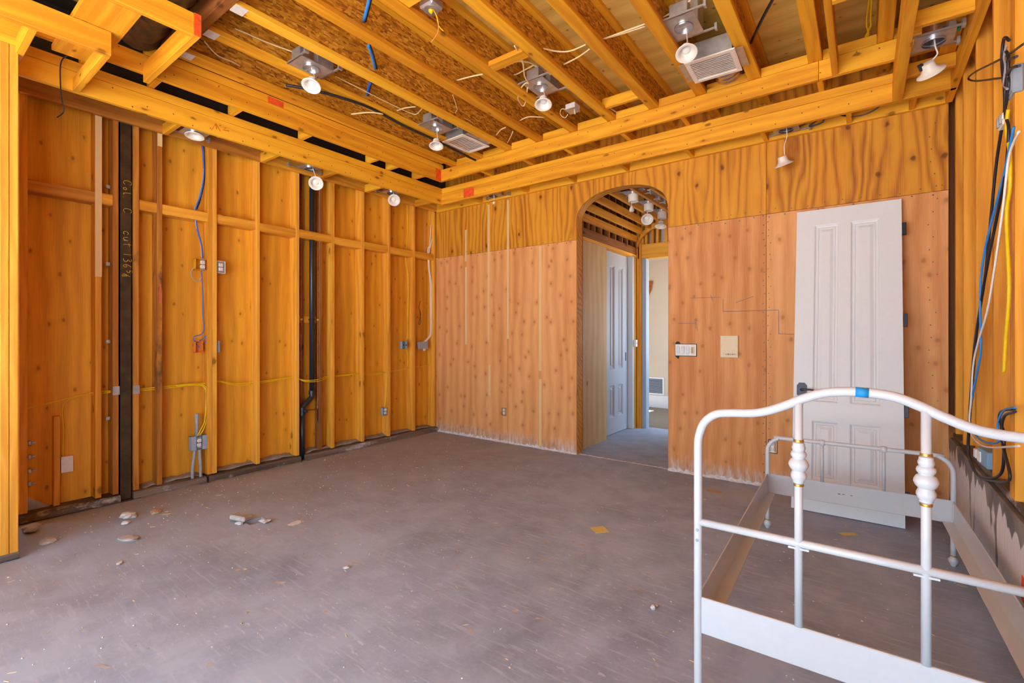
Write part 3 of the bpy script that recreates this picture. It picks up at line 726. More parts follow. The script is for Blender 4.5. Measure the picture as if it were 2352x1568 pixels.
def raised(u0, u1, v0, v1, k=1.0):
    vs_, fs = [], []
    for i, d in RINGS:
        i *= k
        vs_ += [(u0+i, d, v0+i), (u1-i, d, v0+i), (u1-i, d, v1-i), (u0+i, d, v1-i)]
    for r in range(len(RINGS)-1):
        a = r*4
        for k2 in range(4): fs.append((a+k2, a+(k2+1) % 4, a+4+(k2+1) % 4, a+4+k2))
    a = (len(RINGS)-1)*4; fs.append((a, a+1, a+2, a+3))
    return pydata('raised', vs_, fs)
for u0, u1 in ((US[1], US[2]), (US[3], US[4])):
    for v0, v1 in ((VS[1], VS[2]), (VS[3], VS[4])): obj('raised_panel', raised(u0, u1, v0, v1), M_DOOR, dr)
hd = obj('rosette', pydata('ros', [(x*.034, -.009 if f else 0, z*.058) for f in (0, 1) for x, z in ((-.55, -1), (.55, -1), (.75, -.8), (1, -.65), (1, .65), (.75, .8), (.55, 1), (-.55, 1), (-.75, .8), (-1, .65), (-1, -.65), (-.75, -.8))],
    [tuple(range(12, 24)), tuple(reversed(range(12)))]+[(i, (i+1) % 12, 12+(i+1) % 12, 12+i) for i in range(12)]), M_DKMET, dr, (.058, 0, .925)); hd['label'] = 'dark bronze handle plate'
obj('lever', tube_mesh([(0, -.006, 0), (0, -.045, 0), (.02, -.052, 0), (.06, -.052, .002), (.085, -.052, -.002)], lambda t: .010-.004*t, 10, 4), M_DKMET, hd)
for v in (2.20, 1.49, .82, .20): obj('hinge', boxm(DW, DW+.028, .016, .030, v-.05, v+.05, .002), M_DKMET, dr)

# ---- hall door
hdv = struct('door_1'); hdv.location = (-2.752, 5.80, .01)
def hs(n, u0, u1, v0, v1): return obj(n, boxm(-.035, 0, u0, u1, v0, v1), M_HDOOR, hdv)
M_HDOOR = plain('grey_white_door_paint', (.46, .47, .51, 1), .45, nz=.02)
HU = [0, .14, .30, .42, .58, .74]; HV = [0, .22, .66, .88, 2.30, 2.48]
hs('stile', HU[0], HU[1], 0, HV[5]); hs('stile', HU[4], HU[5], 0, HV[5])
for a, b in ((0, 1), (2, 3), (4, 5)): hs('rail', HU[1], HU[4], HV[a], HV[b])
for a, b in ((1, 2), (3, 4)): hs('mullion', HU[2], HU[3], HV[a], HV[b])
for a, b in ((1, 2), (3, 4)):
    for c, d in ((1, 2), (3, 4)):
        me = raised(HU[a], HU[b], HV[c], HV[d])
        for v in me.vertices: v.co = (-v.co.y*1.6, v.co.x, v.co.z)
        obj('raised_panel', me, M_HDOOR, hdv)
obj('latch', boxm(0, .004, .66, .68, .98, 1.10), M_DARK, hdv)
obj('trim', boxm(-.01, .075, .745, .80, 0, 2.50), M_WHITE, hdv)

# ---- recessed lights
PLATE = {}
def plate_mesh(w, d, r, seg=24):
    vs_, fs = [], []
    for z in (0, .002):
        for k in range(seg):
            a = 2*PI*k/seg; c, s = math.cos(a), math.sin(a); m = max(abs(c), abs(s))
            vs_.append((c*r, s*r, z)); vs_.append((c/m*w/2, s/m*d/2, z))
    for k in range(seg):
        a, b = 2*k, 2*((k+1) % seg); t = 2*seg
        fs += [(a, b, b+1, a+1), (a+t, a+1+t, b+1+t, b+t), (a, a+t, b+t, b), (a+1, b+1, b+1+t, a+1+t)]
    return pydata('plate', vs_, fs)
TRIM = lathe_mesh([(.028, .072), (.034, .070), (.036, .046), (.040, .030), (.050, .016), (.072, .004), (.0735, .000), (.070, -.003), (.058, -.001), (.050, .004), (.042, .020), (.036, .034), (.028, .040), (.0, .041)], 26, True, False)
LENS = lathe_mesh([(.001, .024), (.012, .0235), (.020, .026), (.027, .034), (.030, .042)], 18, True, False)
def tube(name, pts, r, mat, parent=None, seg=8, sub=5): return obj(name, tube_mesh(pts, r, seg, sub), mat, parent)
def recessed(label, loc, rz, kind, drop, tilt=(0, 0), trim=(0, 0), barlen=.36, flip=0, group='recessed ceiling lights'):
    t = thing('recessed_light', label, 'light', loc, (0, 0, rz), group)
    if kind == 'box':
        w_, d_ = .20, .28
        obj('mounting_plate', plate_mesh(w_, d_, .062), M_GALV, t)
        obj('housing', merge([boxm(-.095, .095, .0, .137, .003, .19, .003), boxm(-.095, .095, -.137, .0, .003, .010)]), M_GALV, t)
        obj('junction_box', boxm(-.06, .06, -.125, -.06, .006, .10, .004), M_GALV, t)
        obj('sleeve', lathe_mesh([(.060, -.012), (.060, .0), (.058, .10), (.0, .101)], 24, False, False), M_ALU, t)
    else:
        w_, d_ = .19, .20
        obj('mounting_plate', plate_mesh(w_, d_, .056), M_GALV, t)
        obj('housing', lathe_mesh([(.056, -.016), (.058, -.014), (.058, .09), (.04, .10), (.0, .10)], 24, False, False), M_ALU, t)
        obj('junction_box', boxm(.06, .10, -.05, .05, .004, .07, .004), M_GALV, t)
    for s in (-1, 1):
        b = obj('hanger_bar', merge([boxm(-barlen/2, barlen/2, s*d_/2-.004, s*d_/2+.004, .001, .012), boxm(-barlen/2, barlen/2, s*d_/2-.006, s*d_/2+.006, .0, .002)]), M_GALV, t)
        obj('bar_foot', boxm(barlen/2-.012, barlen/2+.006, s*d_/2-.018, s*d_/2+.018, -.012, .03, .002), M_GALV, b)
        obj('bar_foot', boxm(-barlen/2-.006, -barlen/2+.012, s*d_/2-.018, s*d_/2+.018, -.012, .03, .002), M_GALV, b)
    if drop is not None:
        tr = obj('trim_ring', TRIM, M_TRIM, t, (trim[0], trim[1], -drop), (tilt[0], tilt[1], 0))
        obj('lamp', LENS, M_BULB, tr)
        obj('spring_clip', tube_mesh([(-.034, 0, .055), (-.05, .01, .075), (-.03, .02, .085), (.03, .02, .085), (.05, .01, .075), (.034, 0, .055)], .002, 5, 4), M_DKMET, tr)
        up = Matrix.Rotation(tilt[1], 3, 'Y') @ (Matrix.Rotation(tilt[0], 3, 'X') @ Vector((0, 0, .07)))
        a = Vector((trim[0], trim[1], -drop))+up
        tube('lamp_wire', [a, a+up*.35+Vector((.008, .004, .01)), (trim[0]*.4+.012, trim[1]*.4, -drop*.25+.02), (0, 0, .07)], .0035, M_WCAB, t, 6)
    return t
A = math.radians
recessed('recessed light in a galvanised box between ceiling joists, nearest the left wall', (-3.475, 2.05, 3.45), A(0), 'box', .125, (A(-20), A(-14)), (-.03, .02))
recessed('recessed light hanging beside the white vent near the far left corner', (-3.46, 3.39, 3.45), 0, 'box', .155, (A(-12), A(-10)), (-.06, .06))
recessed('recessed light with loops of cream cable around its box in mid ceiling', (-2.185, 3.36, 3.45), 0, 'box', .135, (A(-16), A(-10)), (.0, .04))
recessed('recessed light with white trim hanging over the corner of the large square vent', (-.985, 3.30, 3.46), 0, 'box', .13, (A(-24), A(-10)), (-.01, .10))
recessed('recessed light pushed up in the left soffit above the blue wires', (-4.63, 1.66, 3.10), A(90), 'can', .03, (A(-6), A(6)), (.0, .0), .30, 0, 'soffit lights')
recessed('recessed light dangling in the left soffit above the black drain pipe', (-4.63, 2.72, 3.10), A(90), 'can', .155, (A(-46), A(40)), (.05, -.03), .36, 0, 'soffit lights')
recessed('recessed light dangling in the left soffit nearest the far corner', (-4.63, 3.79, 3.10), A(90), 'can', .10, (A(-46), A(40)), (.0, -.04), .34, 0, 'soffit lights')
t = recessed('recessed light in the back soffit left of the arch, only its socket hanging', (-3.70, 4.61, 3.10), 0, 'can', None, barlen=.36, group='soffit lights')
tube('lamp_wire', [(0, 0, .05), (.01, 0, -.02), (.0, .01, -.06)], .004, M_WCAB, t, 6)
obj('socket', lathe_mesh([(.008, -.028), (.014, -.024), (.015, .0), (.010, .006)], 12), M_BULB, t, (0, .01, -.085))
t = recessed('back soffit light with trim dangling low on a wire above the leaning door', (-.525, 4.60, 3.10), 0, 'can', None, barlen=.34, group='soffit lights')
tr = obj('trim_ring', TRIM, M_TRIM, t, (-.012, 0, -.30), (A(20), A(-12), 0)); obj('lamp', LENS, M_BULB, tr)
tube('lamp_wire', [(0, 0, .05), (.008, 0, -.06), (-.012, 0, -.14), (-.008, .0, -.23)], .0035, M_WCAB, t, 6)
t = recessed('recessed light in the right soffit with tilted trim hanging from its can', (.345, 3.85, 3.15), 0, 'can', None, barlen=.25, group='soffit lights')
tr = obj('trim_ring', TRIM, M_TRIM, t, (-.004, .09, -.155), (A(38), A(-24), 0)); obj('lamp', LENS, M_BULB, tr); obj('spring_clip', boxm(-.045, -.02, -.012, .012, .045, .085, .002), M_DKMET, tr)
tube('lamp_wire', [(0, 0, .05), (.008, .01, -.03), (.02, .04, -.07), (-.02, .07, -.10)], .0045, M_WCAB, t, 6)
obj('wire_connector', tube_mesh([(.11, .0, .02), (.125, .02, .09)], .009, 8, 1), M_GREENW, t); obj('wire_connector', tube_mesh([(.125, .02, .09), (.13, .025, .12)], .007, 8, 1), M_RED, t)
for i, (y, tl, lb) in enumerate(((5.23, (0, 0), 'recessed light nearest in the hall behind the arch, bare lamp hanging'), (5.72, (A(-50), A(-35)), 'middle recessed light in the hall behind the arch, lamp tilted'), (6.20, (A(-15), 0), 'farthest recessed light in the hall behind the arch'))):
    t = recessed(lb, (-2.13, y, 2.99), A(0), 'can', None, barlen=.34, group='hall lights')
    obj('collar', lathe_mesh([(.05, -.10), (.058, -.095), (.058, 0)], 20, False, False), M_TRIM, t)
    lp = obj('trim_ring', TRIM if i else lathe_mesh([(.008, .06), (.016, .05), (.028, .02), (.028, .0), (.02, -.008), (0, -.009)], 14, True, False), M_TRIM, t, (-.02, .0, -.20), (tl[0], tl[1], 0))
    if i: obj('lamp', LENS, M_BULB, lp)
    tube('lamp_wire', [(0, 0, .03), (-.015, 0, -.08), (-.02, 0, -.15)], .004, M_WCAB, t, 6)

# ---- air registers
def vent(label, x0, x1, y0, y1, z, rot=0):
    cx, cy = (x0+x1)/2, (y0+y1)/2; w_, d_ = x1-x0, y1-y0
    t = thing('ceiling_vent', label, 'vent', (cx, cy, z), (0, 0, rot), 'ceiling air registers')
    fw = .035
    obj('frame', merge([boxm(-w_/2, w_/2, -d_/2, -d_/2+fw, -.010, 0, .002), boxm(-w_/2, w_/2, d_/2-fw, d_/2, -.010, 0, .002), boxm(-w_/2, -w_/2+fw, -d_/2+fw, d_/2-fw, -.010, 0, .002), boxm(w_/2-fw, w_/2, -d_/2+fw, d_/2-fw, -.010, 0, .002)]), M_TRIM, t)
    n = 11; sp = (d_-2*fw)/n
    lm = boxm(-w_/2+fw, w_/2-fw, -.0125, .0125, -.001, .001)
    for k in range(n): obj('louver', lm, M_TRIM, t, (0, -d_/2+fw+sp*(k+.5), -.004), (A(14), 0, 0))
    obj('boot', merge([boxm(-w_/2+.02, w_/2-.02, -d_/2+.02, -d_/2+.023, 0, .13), boxm(-w_/2+.02, w_/2-.02, d_/2-.023, d_/2-.02, 0, .13), boxm(-w_/2+.02, -w_/2+.023, -d_/2+.02, d_/2-.02, 0, .13), boxm(w_/2-.023, w_/2-.02, -d_/2+.02, d_/2-.02, 0, .13), boxm(-w_/2+.02, w_/2-.02, -d_/2+.02, d_/2-.02, .13, .133)]), M_GALV, t)
    for s in (-1, 1): obj('flange', boxm(min(s*w_/2, s*(w_/2+.05)), max(s*w_/2, s*(w_/2+.05)), -d_/2+.03, d_/2-.03, .004, .006), M_GALV, t)
    return t
vent('white louvred ceiling vent under the joists near the far left corner', -3.60, -3.29, 3.62, 4.03, 3.425, A(-3))
vent('large square white louvred ceiling vent between the joists above the leaning door', -1.09, -.74, 3.645, 3.985, 3.405, A(2))
t = thing('flex_duct', 'silver foil flexible duct curling up behind the large square vent', 'duct', (-.90, 4.0, 3.5))
path = [(0, -.02, .08), (0, .08, .10), (.0, .22, .07), (.02, .40, .05), (.05, .62, .06)]
def ribbed(base, amp, n): return lambda t_: base+amp*math.cos(2*PI*n*t_)
obj('foil_sleeve', tube_mesh(path, ribbed(.115, .006, 16), 22, 18), M_FOIL, t)
obj('strap', tube_mesh([(.12*math.cos(a), .08, .10+.12*math.sin(a)) for a in [2*PI*k/16 for k in range(16)]], .004, 6, 1, True), M_GALV, t)
t = thing('wrapped_duct', 'dark foil-wrapped duct crossing above the joist ends at upper left', 'duct', (-3.5, 1.1, 3.57))
random.seed(3)
obj('wrap', tube_mesh([(-.75, .05, 0), (-.3, .03, .01), (.1, .02, .0), (.5, .0, .01), (.95, -.02, .0)], lambda t_: .135+.006*math.sin(60*t_)+.004*math.sin(143*t_), 20, 14), M_DKFOIL, t)
obj('strap', tube_mesh([(.15, .02+.142*math.cos(a), .142*math.sin(a)) for a in [2*PI*k/16 for k in range(16)]], .004, 6, 1, True), M_GALV, t)
# ---- electrical boxes: device faces local -Y
def elbox(name, label, loc, rz, w_, h_, d_, mat, dev='duplex', cat='outlet', group=None, devmat=None):
    t = thing(name, label, cat, loc, (0, 0, rz), group)
    obj('box', merge([boxm(-w_/2, w_/2, d_-.003, d_, -h_/2, h_/2), boxm(-w_/2, -w_/2+.003, 0, d_, -h_/2, h_/2), boxm(w_/2-.003, w_/2, 0, d_, -h_/2, h_/2), boxm(-w_/2, w_/2, 0, d_, -h_/2, -h_/2+.003), boxm(-w_/2, w_/2, 0, d_, h_/2-.003, h_/2)]), mat, t)
    dm = devmat or M_WCAB
    if dev == 'duplex':
        y = obj('yoke', merge([boxm(-.012, .012, -.003, -.001, -.052, .052), boxm(-.022, .022, -.002, .0, -.050, -.040), boxm(-.022, .022, -.002, .0, .040, .050)]), M_GALV, t)
        for s in (-1, 1):
            r = obj('receptacle', boxm(-.017, .017, -.008, .02, s*.020-.015, s*.020+.015, .004), dm, t)
            obj('slot', merge([boxm(-.008, -.006, -.0088, -.007, s*.020-.004, s*.020+.006), boxm(.006, .008, -.0088, -.007, s*.020-.004, s*.020+.006), boxm(-.002, .002, -.0088, -.007, s*.020-.010, s*.020-.007)]), M_DARK, r)
    elif dev == 'blank':
        obj('cover', boxm(-w_/2-.004, w_/2+.004, -.003, 0, -h_/2-.004, h_/2+.004, .001), mat, t)
    elif dev == 'open':
        obj('wire_stub', tube_mesh([(-.01, d_*.8, .03), (.005, d_*.3, .0), (-.008, .0, -.01)], .003, 6, 4), M_BLUC, t)
    elif dev == 'knock':
        for k in (-1, 1): obj('knockout', lathe_mesh([(.009, 0), (.009, .002)], 12), M_DKMET, t, (k*w_*.25, -.001, 0), (PI/2, 0, 0))
    return t
LWR = PI/2
elbox('outlet_box', 'orange plastic outlet box with a white duplex receptacle high on the stud wall', (-4.868, 1.812, 2.005), LWR, .115, .10, .06, M_YBOX)
elbox('outlet_box', 'white framed receptacle on the far side of the doubled stud, beside the orange box', (-4.872, 1.968, 2.0), LWR, .075, .115, .055, M_WCAB, devmat=M_WCAB)
elbox('outlet_box', 'empty red-orange box with blue wires above it, mid height on the stud wall', (-4.875, 1.785, 1.25), LWR, .062, .105, .05, M_ORBOX, 'open', 'junction box')
elbox('outlet_box', 'thin grey box on the far side of the doubled stud below the white framed receptacle', (-4.89, 1.945, 1.25), LWR, .03, .10, .045, M_BLUEP, 'blank', 'junction box')
t = elbox('outlet_box', 'grey metal outlet box on conduits low on the stud wall', (-4.865, 1.782, .378), LWR, .13, .125, .055, M_BLUEP)
obj('cover_ring', merge([boxm(-.065, -.024, -.004, 0, -.0625, .0625), boxm(.024, .065, -.004, 0, -.0625, .0625)]), M_BLUEP, t)
elbox('outlet_box', 'small grey outlet box low on the stud wall, below a yellow cable', (-4.868, 3.885, .39), LWR, .075, .10, .05, M_BLUEP, devmat=M_WCAB)
elbox('outlet_box', 'blank pale grey box at switch height where a yellow cable drops', (-4.87, 4.20, 1.226), LWR, .085, .10, .05, M_BLUEP, 'knock', 'junction box')
t = elbox('switch_box', 'dark grey multi-gang box fed by white cables near the far corner', (-4.875, 4.535, 1.216), LWR, .15, .095, .05, M_GREYP, 'blank', 'junction box')
obj('wire_tag', boxm(-.01, .03, -.006, -.004, -.075, -.045), M_WCAB, t)
elbox('outlet_box', 'white edged junction box beside the short stud in the leftmost wall bay', (-4.955, .905, .36), LWR, .062, .115, .04, M_WCAB, 'blank', 'junction box', devmat=M_BLUEP)
elbox('outlet_box', 'white receptacle in a cut-out low on the plywood left of the arch', (-3.653, 4.765, .39), 0, .062, .10, .05, M_DARK)
elbox('outlet_box', 'black framed white receptacle behind the bed left of the leaning door', (-.646, 4.763, .369), 0, .075, .12, .05, M_DARK)
# four-gang switch box
t = thing('light_switch', 'white multi-gang light switch in a rough cut-out right of the arch', 'switch', (-1.402, 4.768, 1.212), (0, 0, 0))
obj('cutout', pydata('c', [(-.10, -.0015, .07), (-.085, -.0015, .085), (-.065, -.0015, .082), (-.05, -.0015, .06), (.105, -.0015, .062), (.106, -.0015, -.062), (-.06, -.0015, -.062), (-.07, -.0015, -.09), (-.09, -.0015, -.075), (-.105, -.0015, -.06), (-.104, -.0015, .05)], [tuple(reversed(range(11)))]), M_DARK, t)
obj('mud_ring', boxm(-.10, .10, -.008, -.002, -.056, .056, .002), M_WCAB, t)
for k in range(4):
    r = obj('rocker', boxm(-.088+k*.047, -.056+k*.047, -.013, -.007, -.034, .034, .003), M_WHITE if k < 3 else M_IVORY, t)
    obj('screw', merge([boxm(-.074+k*.047, -.070+k*.047, -.0095, -.008, s*.046-.002, s*.046+.002) for s in (-1, 1)]), M_NAIL, t)
    if k == 3: obj('button', merge([boxm(.056, .074, -.0145, -.013, -.028+.012*j, -.021+.012*j) for j in range(5)]), M_NAIL, r)
obj('box', boxm(-.10, .10, -.002, .04, -.05, .05), M_BLUEP, t)
# intercom panel
t = thing('intercom_panel', 'ivory plastic intercom panel on the plywood between the switch and the leaning door', 'intercom', (-1.003, 4.77, 1.252))
obj('faceplate', boxm(-.078, .078, -.022, 0, -.103, .103, .004), M_IVORY, t)
for k in range(9): obj('grille_slat', boxm(-.055, .055, -.0240, -.0215, .000+k*.0092, .0052+k*.0092), M_IVORY, t)
obj('control_strip', boxm(-.07, .07, -.0235, -.0215, -.093, -.038, .001), M_IVORY, t)
obj('dial', lathe_mesh([(.009, 0), (.009, .005), (.007, .006)], 14), M_IVORY, t, (-.052, -.023, -.066), (PI/2, 0, 0))
for k in range(5): obj('button', merge([boxm(-.032+k*.019, -.018+k*.019, -.0255, -.023, -.078, -.066), boxm(-.030+k*.019, -.020+k*.019, -.0242, -.023, -.058, -.0565)]), M_NAIL if k % 2 else M_CARD, t)
obj('screw', merge([boxm(x-.002, x+.002, -.0235, -.0215, .002, .006) for x in (-.066, .066)]), M_NAIL, t)
# ceiling junction boxes
t = thing('junction_box', 'ceiling junction box with a yellow connector at the top of the view', 'junction box', (-2.25, 2.16, 3.46))
obj('box', merge([boxm(-.06, .06, -.055, .055, .005, .06, .012)]), M_GALV, t); obj('rim', lathe_mesh([(.038, .0), (.048, .0), (.048, .006), (.038, .006)], 16, False, False), M_GALV, t)
obj('wire_connector', tube_mesh([(-.01, 0, -.004), (.0, .01, .012)], .016, 8, 1), M_YELP, t)
tube('wire', [(.01, .02, .0), (.03, .02, -.04), (.02, .05, -.08), (.05, .06, -.12)], .003, M_YELP, t, 6); tube('wire', [(.02, .0, .0), (.03, .03, -.05), (.0, .06, -.11), (-.05, .05, -.16)], .003, plain('orange_wire', (.8, .25, .04, 1), .5), t, 6)
t = thing('junction_box', 'small white square junction box on a block above the arch side of the ceiling', 'junction box', (-2.165, 3.87, 3.44))
obj('box', boxm(-.05, .05, -.05, .05, 0, .05, .004), M_WCAB, t); obj('cover', boxm(-.055, .055, -.055, .055, -.004, 0, .001), M_GALV, t)
obj('wire_connector', tube_mesh([(.03, -.02, -.004), (.035, -.02, -.05)], .006, 6, 1), M_WCAB, t)
tube('wire', [(-.05, 0, .02), (-.10, -.03, .03), (-.13, 0, .0), (-.10, .03, -.03), (-.06, .02, -.01)], .004, M_ROMEX, t, 6)
# ---- conduits, drain and water pipes
t = thing('conduit_pipe', 'grey plastic conduit standing above the grey outlet box', 'conduit', (-4.90, 1.775, .44)); obj('pipe', tube_mesh([(0, 0, 0), (0, 0, .195)], .015, 12, 1), M_GREYP, t); obj('coupling', lathe_mesh([(.018, 0), (.018, .045)], 14), M_GREYP, t, (0, 0, .155))
for y0, y1, lb in ((1.752, 1.735, 'left grey conduit rising from the plate to the grey outlet box'), (1.792, 1.800, 'right grey conduit rising from the plate to the grey outlet box')):
    t = thing('conduit_pipe', lb, 'conduit', (-4.885, y1, .05), group='conduits below the outlet box'); obj('pipe', tube_mesh([(0, 0, 0), (0, 0, .10), (0, (y0-y1)*.7, .2), (0, y0-y1, .262)], .013, 10, 5), M_GREYP, t)
t = thing('drain_pipe', 'black plastic drain pipe running down between studs of the left wall', 'pipe', (-4.905, 2.905, 0))
obj('stack', tube_mesh([(0, 0, .73), (0, 0, 3.45)], .027, 16, 1), M_BLACK, t)
obj('offset', tube_mesh([(0, 0, .76), (0, 0, .70), (0, -.012, .665), (0, -.095, .585), (0, -.112, .555), (0, -.112, .50)], .027, 16, 6), M_BLACK, t)
obj('lower_pipe', tube_mesh([(0, -.112, .52), (0, -.112, .02)], .027, 16, 1), M_BLACK, t)
hubm = lathe_mesh([(.027, 0), (.033, .002), (.033, .045), (.027, .047)], 18)
for y, z in ((0, .70), (-.112, .485), (-.112, .53)): obj('hub', hubm, M_BLACK, t, (0, y, z))
obj('cleanout_branch', tube_mesh([(0, -.112, .52), (.03, -.10, .53), (.052, -.095, .535)], .02, 12, 3), M_BLACK, t)
obj('strap', tube_mesh([(.031*math.cos(a), .031*math.sin(a), 1.53) for a in [2*PI*k/16 for k in range(16)]], .006, 6, 1, True), M_BLACK, t)
t = thing('water_pipe', 'thin copper pipe left of the black drain', 'pipe', (-4.925, 2.79, 0)); obj('pipe', tube_mesh([(0, 0, 3.3), (0, 0, .70), (0, .004, .66), (0, .045, .645), (0, .05, .60), (0, .05, .55)], .0075, 8, 3), M_COPPER, t); obj('clip', boxm(-.01, .012, -.012, .012, 1.52, 1.54), M_CHALK, t)
t = thing('water_pipe', 'thin copper pipe right of the black drain, turning at its foot', 'pipe', (-4.92, 2.985, 0)); obj('pipe', tube_mesh([(0, 0, 3.3), (0, 0, .60), (0, 0, .545), (0, -.03, .530), (0, -.12, .535)], .0075, 8, 3), M_COPPER, t); obj('elbow', lathe_mesh([(.011, 0), (.012, .01), (.011, .03)], 10), M_COPPER, t, (0, 0, .535)); obj('clip', boxm(-.01, .012, -.012, .012, 1.52, 1.54), M_CHALK, t)

